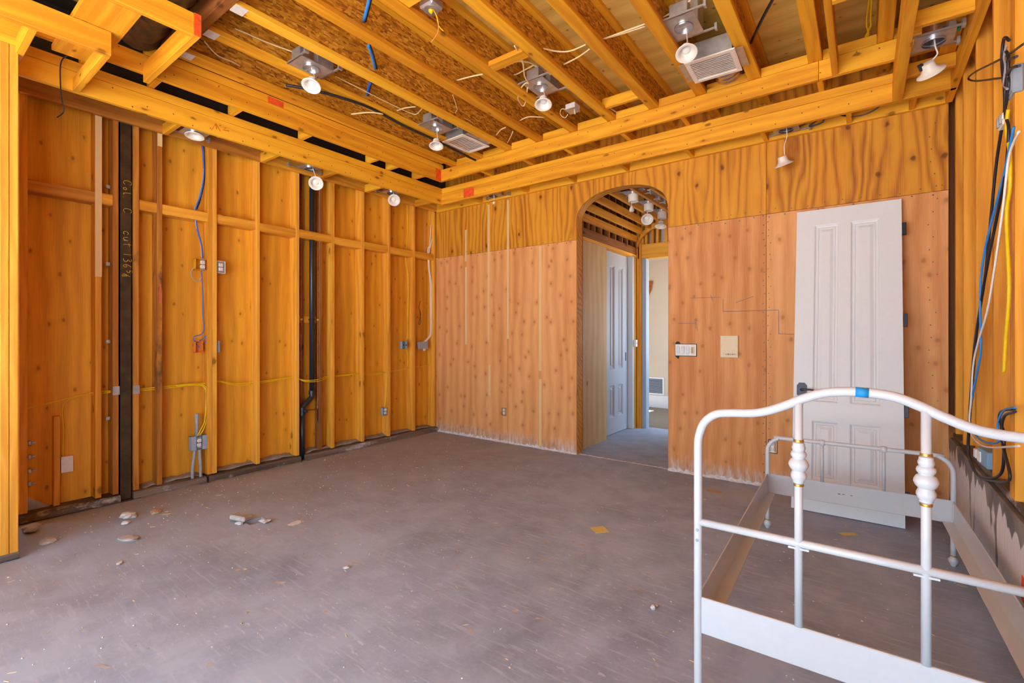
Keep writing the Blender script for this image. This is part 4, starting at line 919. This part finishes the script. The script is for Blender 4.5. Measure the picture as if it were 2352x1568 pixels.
# ---- cables
def cable(name, label, pts, r, mat, group=None, seg=7, sub=5):
    o = obj(name, tube_mesh(pts, r, seg, sub), mat); return tag(o, label, 'cable', group)
CB = {
'blackbundle': [(-3.815,2.032,3.415),(-3.743,2.153,3.415),(-3.649,2.376,3.415),(-3.591,2.691,3.415),(-3.630,3.131,3.415),(-3.631,3.547,3.415),(-3.661,4.022,3.415),(-3.669,4.234,3.415)],
'blue_a': [(-2.500,1.880,3.530),(-2.574,1.922,3.530),(-2.784,2.032,3.530)],
'blue_b': [(-2.986,2.222,3.530),(-3.078,2.327,3.530),(-3.210,2.457,3.530)],
'blue_c': [(-3.412,2.557,3.530),(-3.515,2.616,3.530),(-3.637,2.688,3.530)],
'w1': [(-3.640,1.448,3.550),(-3.606,1.592,3.550),(-3.586,1.786,3.550),(-3.533,1.997,3.550)],
'w2': [(-3.897,1.462,3.520),(-4.010,1.595,3.520),(-4.014,1.723,3.520),(-4.080,1.870,3.520)],
'w3': [(-3.544,2.308,3.520),(-3.548,2.567,3.520),(-3.553,2.907,3.520),(-3.536,3.160,3.520),(-3.431,3.149,3.520),(-3.349,3.112,3.520)],
'w4': [(-3.802,2.642,3.400),(-3.635,2.724,3.400),(-3.566,2.817,3.400)],
'w4b': [(-3.623,3.017,3.520),(-3.508,3.026,3.520),(-3.405,3.070,3.520)],
'w5': [(-2.970,3.118,3.520),(-3.120,3.335,3.520),(-3.201,3.409,3.520),(-3.192,3.603,3.520),(-3.230,3.855,3.520),(-3.205,4.122,3.520),(-3.228,4.439,3.520)],
'w6': [(-2.026,2.769,3.450),(-2.090,2.959,3.450),(-2.199,3.144,3.450),(-2.235,3.258,3.450),(-2.248,3.232,3.450),(-2.346,3.289,3.450),(-2.448,3.398,3.450),(-2.500,3.538,3.450),(-2.440,3.502,3.450),(-2.275,3.297,3.450)],
'w7': [(-2.384,3.096,3.550),(-2.259,3.065,3.550),(-2.151,3.167,3.550),(-2.164,3.315,3.550)],
'w7b': [(-2.392,3.106,3.550),(-2.367,3.223,3.550),(-2.226,3.213,3.550),(-2.140,3.214,3.550),(-2.182,3.343,3.550)],
'w8': [(-2.779,2.959,3.520),(-2.643,2.984,3.520),(-2.529,3.018,3.520)],
'w9': [(-1.941,3.021,3.520),(-1.874,3.112,3.520),(-1.791,3.167,3.520),(-1.657,3.165,3.520)],
'w9b': [(-1.922,3.294,3.520),(-1.773,3.271,3.520),(-1.659,3.231,3.520)],
'w10': [(-1.528,3.183,3.520),(-1.348,3.193,3.520),(-1.217,3.201,3.520)],
'w10b': [(-1.528,3.183,3.520),(-1.355,3.211,3.520),(-1.226,3.224,3.520)],
'w11': [(-1.949,3.942,3.500),(-1.924,4.146,3.500),(-1.883,4.376,3.500)],
'w11b': [(-1.949,3.942,3.500),(-1.945,4.173,3.500),(-1.914,4.375,3.500)],
'w12': [(-2.757,3.858,3.500),(-2.636,3.842,3.500),(-2.525,3.946,3.500)],
'w13': [(-3.158,3.985,3.500),(-3.041,3.911,3.500),(-2.959,3.894,3.500)],
'w13b': [(-3.195,4.070,3.500),(-3.238,4.244,3.500),(-3.113,4.159,3.500),(-2.964,4.021,3.500)],
'w14': [(-1.107,3.254,3.550),(-0.991,3.221,3.550),(-0.906,3.192,3.550)],
'w15': [(-2.451,4.096,3.500),(-2.390,4.227,3.500),(-2.367,4.396,3.500)],
'dk1': [(-0.458,3.473,3.550),(-0.565,3.683,3.550),(-0.676,3.926,3.550)],
'dk2': [(0.283,4.012,3.250),(0.321,3.915,3.250),(0.384,3.839,3.250),(0.502,3.726,3.250)],
'yl1': [(0.034,3.750,3.500),(0.018,4.049,3.500),(0.031,4.235,3.500),(-0.012,4.316,3.500)],
'yl2': [(0.045,3.758,3.500),(0.041,4.039,3.500),(0.042,4.124,3.500),(-0.007,4.320,3.500)],
'blk_a': [(0.515,2.732,2.520),(0.515,3.118,2.640),(0.515,3.755,2.863),(0.515,3.979,2.923),(0.515,3.755,2.811),(0.515,3.207,2.587),(0.515,3.050,2.523)],
'blk_b': [(0.515,2.846,2.522),(0.515,2.994,2.572),(0.515,3.026,2.538),(0.515,2.971,2.475),(0.515,3.018,2.408),(0.515,3.067,2.364),(0.515,3.118,2.307),(0.515,3.225,2.176),(0.515,3.342,1.947),(0.515,3.490,1.656),(0.515,3.755,1.333),(0.515,3.892,1.021),(0.515,3.979,0.747),(0.515,3.979,0.641),(0.515,3.755,0.574),(0.515,3.352,0.639),(0.515,3.118,0.722),(0.515,3.067,0.823),(0.515,3.084,0.920),(0.515,3.161,0.958),(0.515,3.118,1.005),(0.515,2.881,1.048)],
'blk_c': [(0.515,2.778,2.454),(0.515,2.940,2.509),(0.515,3.018,2.467),(0.515,3.018,2.350),(0.515,2.955,2.250),(0.515,3.018,2.078),(0.515,3.135,1.967),(0.515,3.424,1.694),(0.515,3.679,1.382),(0.515,3.809,1.079),(0.515,3.920,0.783),(0.515,3.920,0.640),(0.515,3.629,0.586),(0.515,3.207,0.658),(0.515,2.971,0.718),(0.515,2.940,0.764),(0.515,3.050,0.846),(0.515,3.092,0.928),(0.515,3.034,0.996),(0.515,2.846,1.040)],
'blue': [(0.515,2.846,2.231),(0.515,3.018,2.078),(0.515,3.253,1.930),(0.515,3.424,1.807),(0.515,3.535,1.660),(0.515,3.558,1.475),(0.515,3.535,1.288),(0.515,3.629,1.166),(0.515,3.755,1.034),(0.515,3.864,0.869),(0.515,3.755,0.810),(0.515,3.512,0.799),(0.515,3.207,0.841),(0.515,3.067,0.887)],
'white': [(0.515,2.732,2.173),(0.515,2.881,2.133),(0.515,2.955,2.023),(0.515,3.018,1.903),(0.515,3.207,1.629),(0.515,3.352,1.467),(0.515,3.570,1.322),(0.515,3.717,1.185),(0.515,3.782,0.981),(0.515,3.836,0.861),(0.515,3.755,0.785),(0.515,3.490,0.780),(0.515,3.207,0.820),(0.515,2.732,0.916)],
'yellow': [(0.515,2.971,2.351),(0.515,3.002,2.267),(0.515,2.940,2.151),(0.515,2.940,2.000),(0.515,3.002,1.880),(0.515,2.955,1.567),(0.515,3.018,1.339),(0.515,3.050,1.191)],
'blue2': [(0.515,2.846,1.056),(0.515,3.018,1.027),(0.515,3.135,0.972),(0.515,3.170,0.916),(0.515,3.118,0.874)],
'wire_blue': [(-4.900,1.803,3.150),(-4.900,1.824,3.064),(-4.900,1.832,2.845),(-4.900,1.803,2.637),(-4.900,1.767,2.517),(-4.900,1.774,2.352),(-4.900,1.810,2.198),(-4.900,1.821,2.071)],
'wire_grey': [(-4.900,1.810,3.140),(-4.900,1.832,3.006),(-4.900,1.824,2.803),(-4.900,1.785,2.593),(-4.900,1.757,2.507),(-4.900,1.767,2.370),(-4.900,1.806,2.217),(-4.900,1.814,2.070)],
'wire_drop': [(-4.900,1.810,1.949),(-4.900,1.821,1.798),(-4.900,1.824,1.557),(-4.900,1.832,1.416),(-4.900,1.810,1.364),(-4.900,1.760,1.348),(-4.900,1.750,1.316),(-4.900,1.785,1.296),(-4.900,1.832,1.336),(-4.900,1.846,1.348),(-4.900,1.850,1.299),(-4.900,1.824,1.276)],
'wire_loop': [(-4.900,1.774,1.993),(-4.900,1.739,1.957),(-4.900,1.729,1.901),(-4.900,1.760,1.853),(-4.900,1.796,1.856),(-4.900,1.814,1.898),(-4.900,1.810,1.949)],
'loopthin': [(-4.900,4.586,1.838),(-4.900,4.553,1.746),(-4.900,4.586,1.657),(-4.900,4.561,1.565),(-4.900,4.553,1.505),(-4.900,4.586,1.536),(-4.900,4.569,1.686)],
}
xw = -4.925
run = [(xw, .62, .80), (xw, .694, .823), (xw, 1.049, .900), (xw, 1.22, .901), (xw, 1.459, .905), (xw, 1.70, .915), (xw, 1.846, .914), (xw, 1.957, .925), (xw, 2.11, .886), (xw, 2.277, .884), (xw, 2.48, .895), (xw, 2.706, .906), (xw+.06, 2.80, .868), (xw+.06, 2.96, .866), (xw, 3.10, .884), (xw, 3.3, .888), (xw, 3.529, .896), (xw, 3.72, .88), (xw, 3.921, .884), (xw, 4.13, .895), (xw, 4.297, .915), (xw, 4.5, .925), (xw, 4.735, .939)]
cable('yellow_cable', 'yellow cable run threaded through the left wall studs from end to end', run, .0045, M_YELP)
cable('yellow_cable', 'second yellow cable lying just under the long run through the left studs', [(a+.006, b, c-.012-.006*math.sin(b*9)) for a, b, c in run[2:19]], .0045, M_YELP)
cable('yellow_cable', 'yellow cable drooping from the run down into the grey outlet box on conduits', [(xw, 1.62, .906), (xw, 1.78, .90), (xw+.02, 1.846, .86), (xw+.03, 1.848, .70), (xw+.03, 1.835, .56), (xw+.04, 1.80, .49), (xw+.04, 1.775, .44)], .005, M_YELP)
cable('yellow_cable', 'yellow cable beside it bending down to the same grey box', [(xw+.01, 1.70, .912), (xw+.02, 1.82, .90), (xw+.03, 1.858, .84), (xw+.035, 1.860, .66), (xw+.035, 1.846, .55), (xw+.045, 1.815, .48), (xw+.04, 1.79, .44)], .005, M_YELP)
cable('yellow_cable', 'thin yellow cable dropping past the short stud in the leftmost bay', [(XP+.02, .96, .875), (XP+.02, .90, .84), (XP+.02, .882, .78), (XP+.02, .888, .62), (XP+.02, .885, .50), (XP+.02, .885, .42)], .0035, M_YELP)
cable('yellow_cable', 'yellow cable dropping down to the small low outlet box', [(xw+.03, 3.905, .895), (xw+.04, 3.912, .84), (xw+.04, 3.908, .65), (xw+.04, 3.90, .52), (xw+.04, 3.885, .44)], .005, M_YELP)
cable('yellow_cable', 'yellow cable coming down the stud into the blank pale grey box', [(XP+.06, 4.29, 3.10), (XP+.06, 4.30, 2.8), (XP+.06, 4.27, 2.5), (XP+.06, 4.265, 2.35), (XP+.06, 4.31, 2.1), (XP+.06, 4.30, 1.6), (XP+.06, 4.295, 1.33), (XP+.07, 4.24, 1.27)], .0045, M_YELP)
cable('yellow_cable', 'short yellow cable leaving the underside of the blank pale grey box', [(XP+.08, 4.24, 1.18), (XP+.07, 4.285, 1.13), (XP+.06, 4.30, 1.02), (XP+.06, 4.295, .93)], .0045, M_YELP)
cable('blue_cable', 'blue cable bundle dropping from the soffit light to the orange box', CB['wire_blue'], .0075, M_BLUC)
cable('grey_cable', 'grey cable hanging beside the blue bundle from the soffit light', CB['wire_grey'], .006, M_GCAB)
cable('black_cable', 'thin black cable behind the blue bundle from the soffit light', [(a-.02, b+.015, c) for a, b, c in CB['wire_blue'][:5]], .005, M_BCAB)
cable('blue_cable', 'thin blue wire looping down from the orange box to the empty red-orange box', CB['wire_drop'], .0042, M_BLUC)
cable('black_cable', 'dark wire loop hanging left of the orange outlet box', CB['wire_loop'], .0038, M_GCAB)
cable('black_cable', 'thin dark wire loop on the plywood near the far corner', [(XP+.006, b, c) for a, b, c in CB['loopthin']], .003, M_BCAB)
for k, dx in enumerate((0, .014, -.014)):
    cable('white_cable', '%s white cable of the bundle hanging beside the last stud of the left wall' % ('middle', 'right', 'left')[k], [(-4.9+dx*.5, 4.702+dx, 2.92-.2*k), (-4.9, 4.672+dx, 2.60), (-4.9, 4.650+dx, 2.50), (-4.9, 4.665+dx*.6, 2.30), (-4.9, 4.70+dx, 2.05), (-4.9, 4.705+dx, 1.7), (-4.9, 4.698+dx, 1.39), (-4.89, 4.62+dx, 1.30), (-4.885, 4.56+dx*2, 1.255)], .006, M_WCAB, 'white cables at the far corner')
cable('cream_cable', 'thin wire running straight down the last bay beside the white cables', [(XP+.01, 4.66, 3.1), (XP+.01, 4.66, 2.5)], .0025, M_ROMEX, sub=1)
# ceiling runs
cable('black_cable', 'black and blue cable bundle slung under the joists towards the far left vent', CB['blackbundle'], .012, M_BCAB)
cable('blue_cable', 'blue cable twined along the black bundle under the joists', [(a-.009, b, c+.002) for a, b, c in CB['blackbundle']], .0045, M_BLUC)
for k, nm in (('blue_a', 'bright blue cable at the top of the view between joists'), ('blue_b', 'bright blue cable in the second joist bay, below the first piece'), ('blue_c', 'dark blue cable in the third joist bay beside the boxed light')):
    cable('blue_cable', nm, CB[k], .011, M_LBLU if k != 'blue_c' else M_BLUC)
    cable('black_cable', nm.replace('bright blue', 'black').replace('dark blue', 'black').replace('cable', 'cable strand'), [(a+.012, b+.008, c+.004) for a, b, c in CB[k]], .007, M_BCAB)
CL = {'w1': 'cream cable curving along the bay left of the nearest boxed light', 'w2': 'cream cable hooked over the joist end patch at upper left', 'w3': 'cream cable draped in the bay right of the nearest boxed light', 'w4': 'short cream cable end beside the black bundle', 'w4b': 'short cream cable end under the second joist from the left',
      'w5': 'cream cable hanging down to the far left vent', 'w6': 'cream cable falling in a long loop onto the mid ceiling light', 'w7': 'upper cream cable loop above the mid ceiling light', 'w7b': 'lower cream cable loop above the mid ceiling light', 'w8': 'short cream cable crossing a bay left of the mid ceiling light',
      'w9': 'upper cream cable sagging between joists right of the flat block', 'w9b': 'lower cream cable slanting between joists right of the flat block', 'w10': 'upper of two cream cables stretched toward the large vent', 'w10b': 'lower of two cream cables stretched toward the large vent', 'w11': 'upper of two cream cables slanting onto the inner soffit beam', 'w11b': 'lower of two cream cables slanting onto the inner soffit beam',
      'w12': 'cream cable end below the mid ceiling light', 'w13': 'upper hooked cream cable above the soffit corner', 'w13b': 'lower hooked cream cable above the soffit corner', 'w14': 'cream cable slanting up to the frame top left of the square boxed light', 'w15': 'cream cable below the small white junction box'}
for k, lb in CL.items(): cable('cream_cable', lb, CB[k], .0060 if k not in ('w3', 'w5', 'w15') else .0042, M_ROMEX)
cable('black_cable', 'black and violet cable pair slanting down a joist bay right of the large vent', CB['dk1'], .011, M_BCAB)
cable('black_cable', 'thin dark cable arching above the right soffit light', CB['dk2'], .006, M_BCAB)
cable('yellow_cable', 'left yellow cable in the dark opening at upper right', CB['yl1'], .006, M_YELP); cable('yellow_cable', 'right yellow cable in the dark opening at upper right', CB['yl2'], .006, M_YELP)
cable('black_cable', 'thin black wire hanging from the near left soffit with a bent tip', [(-4.30, .86, 3.30), (-4.38, .80, 3.27), (-4.40, .77, 3.20), (-4.41, .775, 3.0), (-4.42, .79, 2.90), (-4.47, .765, 2.86)], .004, M_BCAB)
cable('black_cable', 'thin black wire sagging under the back soffit beam near the right wall', [(-.15, 4.62, 3.12), (-.05, 4.60, 3.075), (.06, 4.58, 3.08), (.16, 4.55, 3.14)], .005, M_BCAB)
cable('black_cable', 'black cable looped beside the back soffit light above the leaning door', [(-.43, 4.62, 3.10), (-.30, 4.60, 3.13), (-.26, 4.60, 3.09), (-.36, 4.62, 3.085), (-.20, 4.58, 3.15), (-.05, 4.58, 3.18)], .006, M_BCAB)
# right wall bundle
cable('black_cable', 'black cable looping out to the left high on the right wall', CB['blk_a'], .005, M_BCAB)
cable('black_cable', 'left black cable hanging down the right wall and coiled over the stem wall', CB['blk_b'], .0062, M_BCAB)
cable('black_cable', 'right black cable hanging down the right wall with the lowest coil', [(a-.004, b, c) for a, b, c in CB['blk_c']], .0062, M_BCAB)
cable('blue_cable', 'bright blue cable hanging down the right wall', [(a-.008, b, c) for a, b, c in CB['blue']], .0052, M_LBLU)
cable('white_cable', 'white cable hanging down the right wall across the blue one', [(a-.014, b, c) for a, b, c in CB['white']], .0048, M_WCAB)
cable('yellow_cable', 'thick yellow cable hanging straight down on the right wall', [(a-.003, b, c) for a, b, c in CB['yellow']], .0072, M_YELP)
cable('blue_cable', 'short blue cable arching over the black coil on the right wall', [(a-.004, b, c) for a, b, c in CB['blue2']], .0045, M_LBLU)
cable('black_cable', 'dark knot of black cable at the top of the right wall bundle', [(.518, 2.99, 2.66), (.512, 3.05, 2.70), (.512, 3.09, 2.62), (.512, 3.05, 2.50), (.512, 3.0, 2.46), (.512, 2.97, 2.58), (.512, 3.06, 2.63), (.512, 3.03, 2.40), (.512, 3.07, 2.33)], .0062, M_BCAB)
cable('grey_cable', 'pale grey wires bunched at the top of the right wall bundle', [(.509, 2.985, 2.64), (.509, 3.03, 2.61), (.509, 3.0, 2.55), (.509, 3.035, 2.49), (.509, 2.97, 2.44)], .005, M_GCAB)
t = thing('junction_box', 'blue-grey box behind the black cables high on the right wall', 'junction box', (.524, 2.985, 2.47)); obj('box', boxm(-.004, .03, -.045, .055, -.06, .06, .004), M_BLUEP, t); obj('cover', boxm(-.006, -.003, -.03, .04, -.045, .045), M_GREYP, t)
t = thing('cable_clip', 'white plastic cable clip holding the bundle on the right wall', 'clip', (.508, 3.075, 2.335)); obj('body', boxm(-.004, .02, -.045, .045, -.028, .028, .004), M_WCAB, t); obj('arm', boxm(-.008, .0, -.055, .055, -.006, .006, .002), M_WCAB, t)
for s in (-1, 1): obj('prong', boxm(-.012, -.004, s*.025-.008, s*.025+.008, -.02, .024, .002), M_GREYP, t)
t = thing('outlet_box', 'blue plastic box lying on the stem wall under the cables', 'junction box', (.545, 3.66, .641), (0, 0, A(4))); obj('box', boxm(-.02, .05, -.11, .07, 0, .09, .004), plain('light_blue_plastic', (.22, .42, .60, 1), .5), t)
obj('connector', merge([boxm(-.026, -.018, .0+.02*k, .012+.02*k, .015, .07) for k in range(3)]), M_WCAB, t); obj('cap', boxm(-.03, .0, .07, .11, .02, .07, .004), M_WCAB, t)
t = thing('switch_box', 'small white switch box on the hall jamb beyond the arch', 'switch', (-2.655, 6.60, 1.24), (0, 0, 0)); obj('box', boxm(-.02, .02, -.03, .03, -.05, .05, .003), M_WCAB, t); obj('toggle', boxm(.02, .028, -.008, .008, -.012, .012), M_WHITE, t)
# ---- far room: return-air grille and a torn scrap
t = thing('wall_grille', 'grey louvred wall grille in the far room seen through the arch', 'vent', (-3.16, 8.80, .40))
obj('frame', merge([boxm(-.18, .18, -.012, 0, .135, .165), boxm(-.18, .18, -.012, 0, -.165, -.135), boxm(-.18, -.15, -.012, 0, -.135, .135), boxm(.15, .18, -.012, 0, -.135, .135)]), M_WHITE, t)
lv = boxm(-.15, .15, -.008, .008, -.001, .001)
for k in range(13): obj('louver', lv, M_BLUEP, t, (0, -.006, -.12+k*.02), (A(35), 0, 0))
obj('back', boxm(-.15, .15, -.002, -.001, -.135, .135), M_DKMET, t)
t = obj('wood_scrap', pydata('w', [(-3.40, 8.77, 2.40), (-3.19, 8.77, 2.38), (-3.22, 8.77, 2.22), (-3.29, 8.77, 2.07), (-3.40, 8.77, 2.05), (-3.40, 8.80, 2.40), (-3.19, 8.80, 2.38), (-3.22, 8.80, 2.22), (-3.29, 8.80, 2.07), (-3.40, 8.80, 2.05)], [(0, 4, 3, 2, 1), (5, 6, 7, 8, 9), (0, 1, 6, 5), (1, 2, 7, 6), (2, 3, 8, 7), (3, 4, 9, 8), (4, 0, 5, 9)]), M_REDW); tag(t, 'torn brown scrap of wood fixed to the far room wall beyond the arch', 'wood scrap')

# ---- loose things on the floor
def rock(name, label, x, y, r, sq, mat, seed, cat='rubble', z0=0, flat=.5):
    rnd = random.Random(seed); bm = bmesh.new(); bmesh.ops.create_icosphere(bm, subdivisions=2, radius=1)
    off = Vector((rnd.random()*9, rnd.random()*9, rnd.random()*9))
    from mathutils import noise as mn
    for v in bm.verts:
        k = 1+.55*mn.noise(v.co*1.1+off)+.22*mn.noise(v.co*2.9+off); v.co *= k
        v.co.x *= r*sq; v.co.y *= r; v.co.z *= r*flat
    zm = min(v.co.z for v in bm.verts)
    for v in bm.verts: v.co.z = max(v.co.z-zm-r*.12, 0)
    me = bpy.data.meshes.new('rock'); bm.to_mesh(me); bm.free()
    o = obj(name, me, mat, None, (x, y, z0), (0, 0, rnd.random()*3)); return tag(o, label, cat, 'rubble on the floor')
M_WST = plain('white_rubble', (.62, .58, .54, 1), .9, nz=.15, bump=.5, scale=20)
rock('rubble', 'largest pale lump of rubble on the floor near the steel column', -4.40, 1.135, .045, 1.25, M_WST, 1)
rock('rubble', 'small pale pebble just in front of the largest lump', -4.265, 1.095, .026, 1.1, M_WST, 2)
rock('rubble', 'brown-grey flake of rubble in the shadow behind the near post', -4.30, .69, .045, 1.1, M_STONE, 3, flat=.35)
rock('rubble', 'flat splintered brown chip in front of the steel column', -3.92, 1.02, .045, 1.7, M_STONE, 4, flat=.25)
rock('rubble', 'small brown chip right of the largest lump', -4.36, 1.30, .036, 1.7, M_CARD, 5, flat=.3)
rock('rubble', 'tiny brown sliver right of the small brown chip', -4.25, 1.335, .016, 2.0, M_CARD, 6, flat=.3)
rock('rubble', 'pale crumb in the middle left of the floor', -2.42, 1.65, .016, 1.1, M_WST, 7)
rock('rubble', 'white pebble on the floor left of the bed', -.836, 2.304, .012, 1.1, M_WST, 8, flat=.9)
rock('rubble', 'dark crumb beside the white pebble by the bed', -.83, 2.34, .008, 1.0, M_STONE, 9, flat=.8)
rock('rubble', 'broken edge piece lying right of the hole in the slab', -3.49, 1.70, .03, 1.4, M_STONE, 10)
rock('rubble', 'pale fragment farther right of the hole in the slab', -3.30, 1.83, .035, 1.6, M_WST, 11, flat=.12)
rock('rubble', 'small crumbs of mortar at the front lip of the hole', -3.60, 1.575, .02, 1.6, M_WST, 12)
rock('rubble', 'small white chip near the left edge of the view', -3.55, .88, .014, 1.6, M_WST, 13)
rock('rubble', 'dark lump in the deep shadow at the foot of the left wall', -4.62, .66, .05, 1.2, M_STONE, 14)
o = obj('concrete_chunk', merge([boxm(-.062, .062, -.045, .045, 0, .035, .008)]), M_STONE, None, (-3.655, 1.605, .012), (A(-8), A(7), A(28))); tag(o, 'squarish broken concrete chunk at the edge of the hole in the slab', 'rubble')
o = obj('sticky_note', boxm(-.05, .05, -.05, .05, 0, .0015), M_NOTE, None, (-1.48, 3.03, .0), (0, 0, A(50))); tag(o, 'square yellow sticky note lying in the middle of the floor', 'paper')
o = obj('paper_scrap', boxm(-.05, .05, -.022, .022, 0, .002), M_NOTE, None, (-.08, 3.975, .0), (0, 0, A(38))); tag(o, 'yellow paper scrap on the floor inside the bed frame', 'paper')
o = obj('card_scrap', boxm(-.06, .06, -.03, .03, 0, .002), M_CARD, None, (-1.04, 4.36, .0), (0, 0, A(10))); tag(o, 'tan card scrap on the floor left of the bed head', 'paper')
# grit and wood splinters over the slab
def scatter(name, label, n, mat, fn, seed):
    rnd = random.Random(seed); vs_, fs = [], []
    for _ in range(n):
        x, y, l, w_, h, a = fn(rnd); c, s = math.cos(a), math.sin(a); i = len(vs_)
        for dx, dy in ((-l, -w_*rnd.uniform(.3, 1)), (l*rnd.uniform(.5, 1), -w_), (l, w_*rnd.uniform(.2, 1)), (-l*rnd.uniform(.4, 1), w_)):
            vs_.append((x+dx*c-dy*s, y+dx*s+dy*c, 0.0005))
        for k in range(4): p = vs_[i+k]; vs_.append((x+(p[0]-x)*.75, y+(p[1]-y)*.75, h))
        fs += [(i+4, i+5, i+6, i+7)]+[(i+k, i+(k+1) % 4, i+4+(k+1) % 4, i+4+k) for k in range(4)]
    o = obj(name, pydata(name, vs_, fs), mat); return tag(o, label, 'debris', kind='stuff')
def infl(r):
    while True:
        x, y = r.uniform(-4.75, .45), r.uniform(.3, 4.65)
        if not (-4.3 < x < -4.1 and y < .6): return x, y
scatter('wood_splinters', 'pale wood splinters scattered over the concrete floor', 150, M_ROMEX, lambda r: (*infl(r), r.uniform(.004, .018), r.uniform(.001, .0022), .0025, r.uniform(0, 6.3)), 21)
scatter('floor_grit', 'small grey and white grit scattered over the concrete floor', 420, M_WST, lambda r: (*infl(r), r.uniform(.0015, .0055), r.uniform(.0015, .004), .004, r.uniform(0, 6.3)), 22)
scatter('dark_grit', 'dark brown crumbs scattered near the left wall', 260, M_CARD, lambda r: (-4.8+2.6*r.random()**1.6, r.uniform(.55, 3.8), r.uniform(.002, .008), r.uniform(.0015, .005), .004, r.uniform(0, 6.3)), 23)
scatter('paint_flakes', 'thin pale paint flakes lying flat on the near floor', 45, M_STONE, lambda r: (r.uniform(-3.6, -.7), r.uniform(.4, 3.2), r.uniform(.01, .032), r.uniform(.005, .013), .0008, .6+r.uniform(-.5, .5)), 24)
# dust heaped on the plates of the stud wall
def heap(y0, y1, seed):
    rnd = random.Random(seed); vs_, fs = [], []; n = int((y1-y0)/.03); m = 7
    from mathutils import noise as mn
    for i in range(n+1):
        y = y0+(y1-y0)*i/n; e = min(1, i/3, (n-i)/3)
        for k in range(m):
            t_ = k/(m-1); x = XP+.005+t_*.27
            h = (.062+.034*(1-t_*2)) if t_ < .5 else .062*(1-(t_-.5)*2)**1.2
            h = h+.016*mn.noise(Vector((x*9, y*7, seed)))+.006*mn.noise(Vector((x*30, y*30, seed)))
            if t_ >= .5: x -= .05*(1-t_)+.10+.03*mn.noise(Vector((1, y*5, seed)))
            vs_.append((x, y, max(.0005, h*(.8+.2*e)) if k < m-1 else .0005))
    for i in range(n):
        for k in range(m-1): a = i*m+k; fs.append((a, a+1, a+m+1, a+m))
    return pydata('heap', vs_, fs, True)
for i, (a, b) in enumerate(((1.34, 1.83), (1.86, 2.74), (2.81, 4.74))):
    o = obj('dust', heap(a, b, i), M_DUST, WL); o['kind'] = 'stuff'
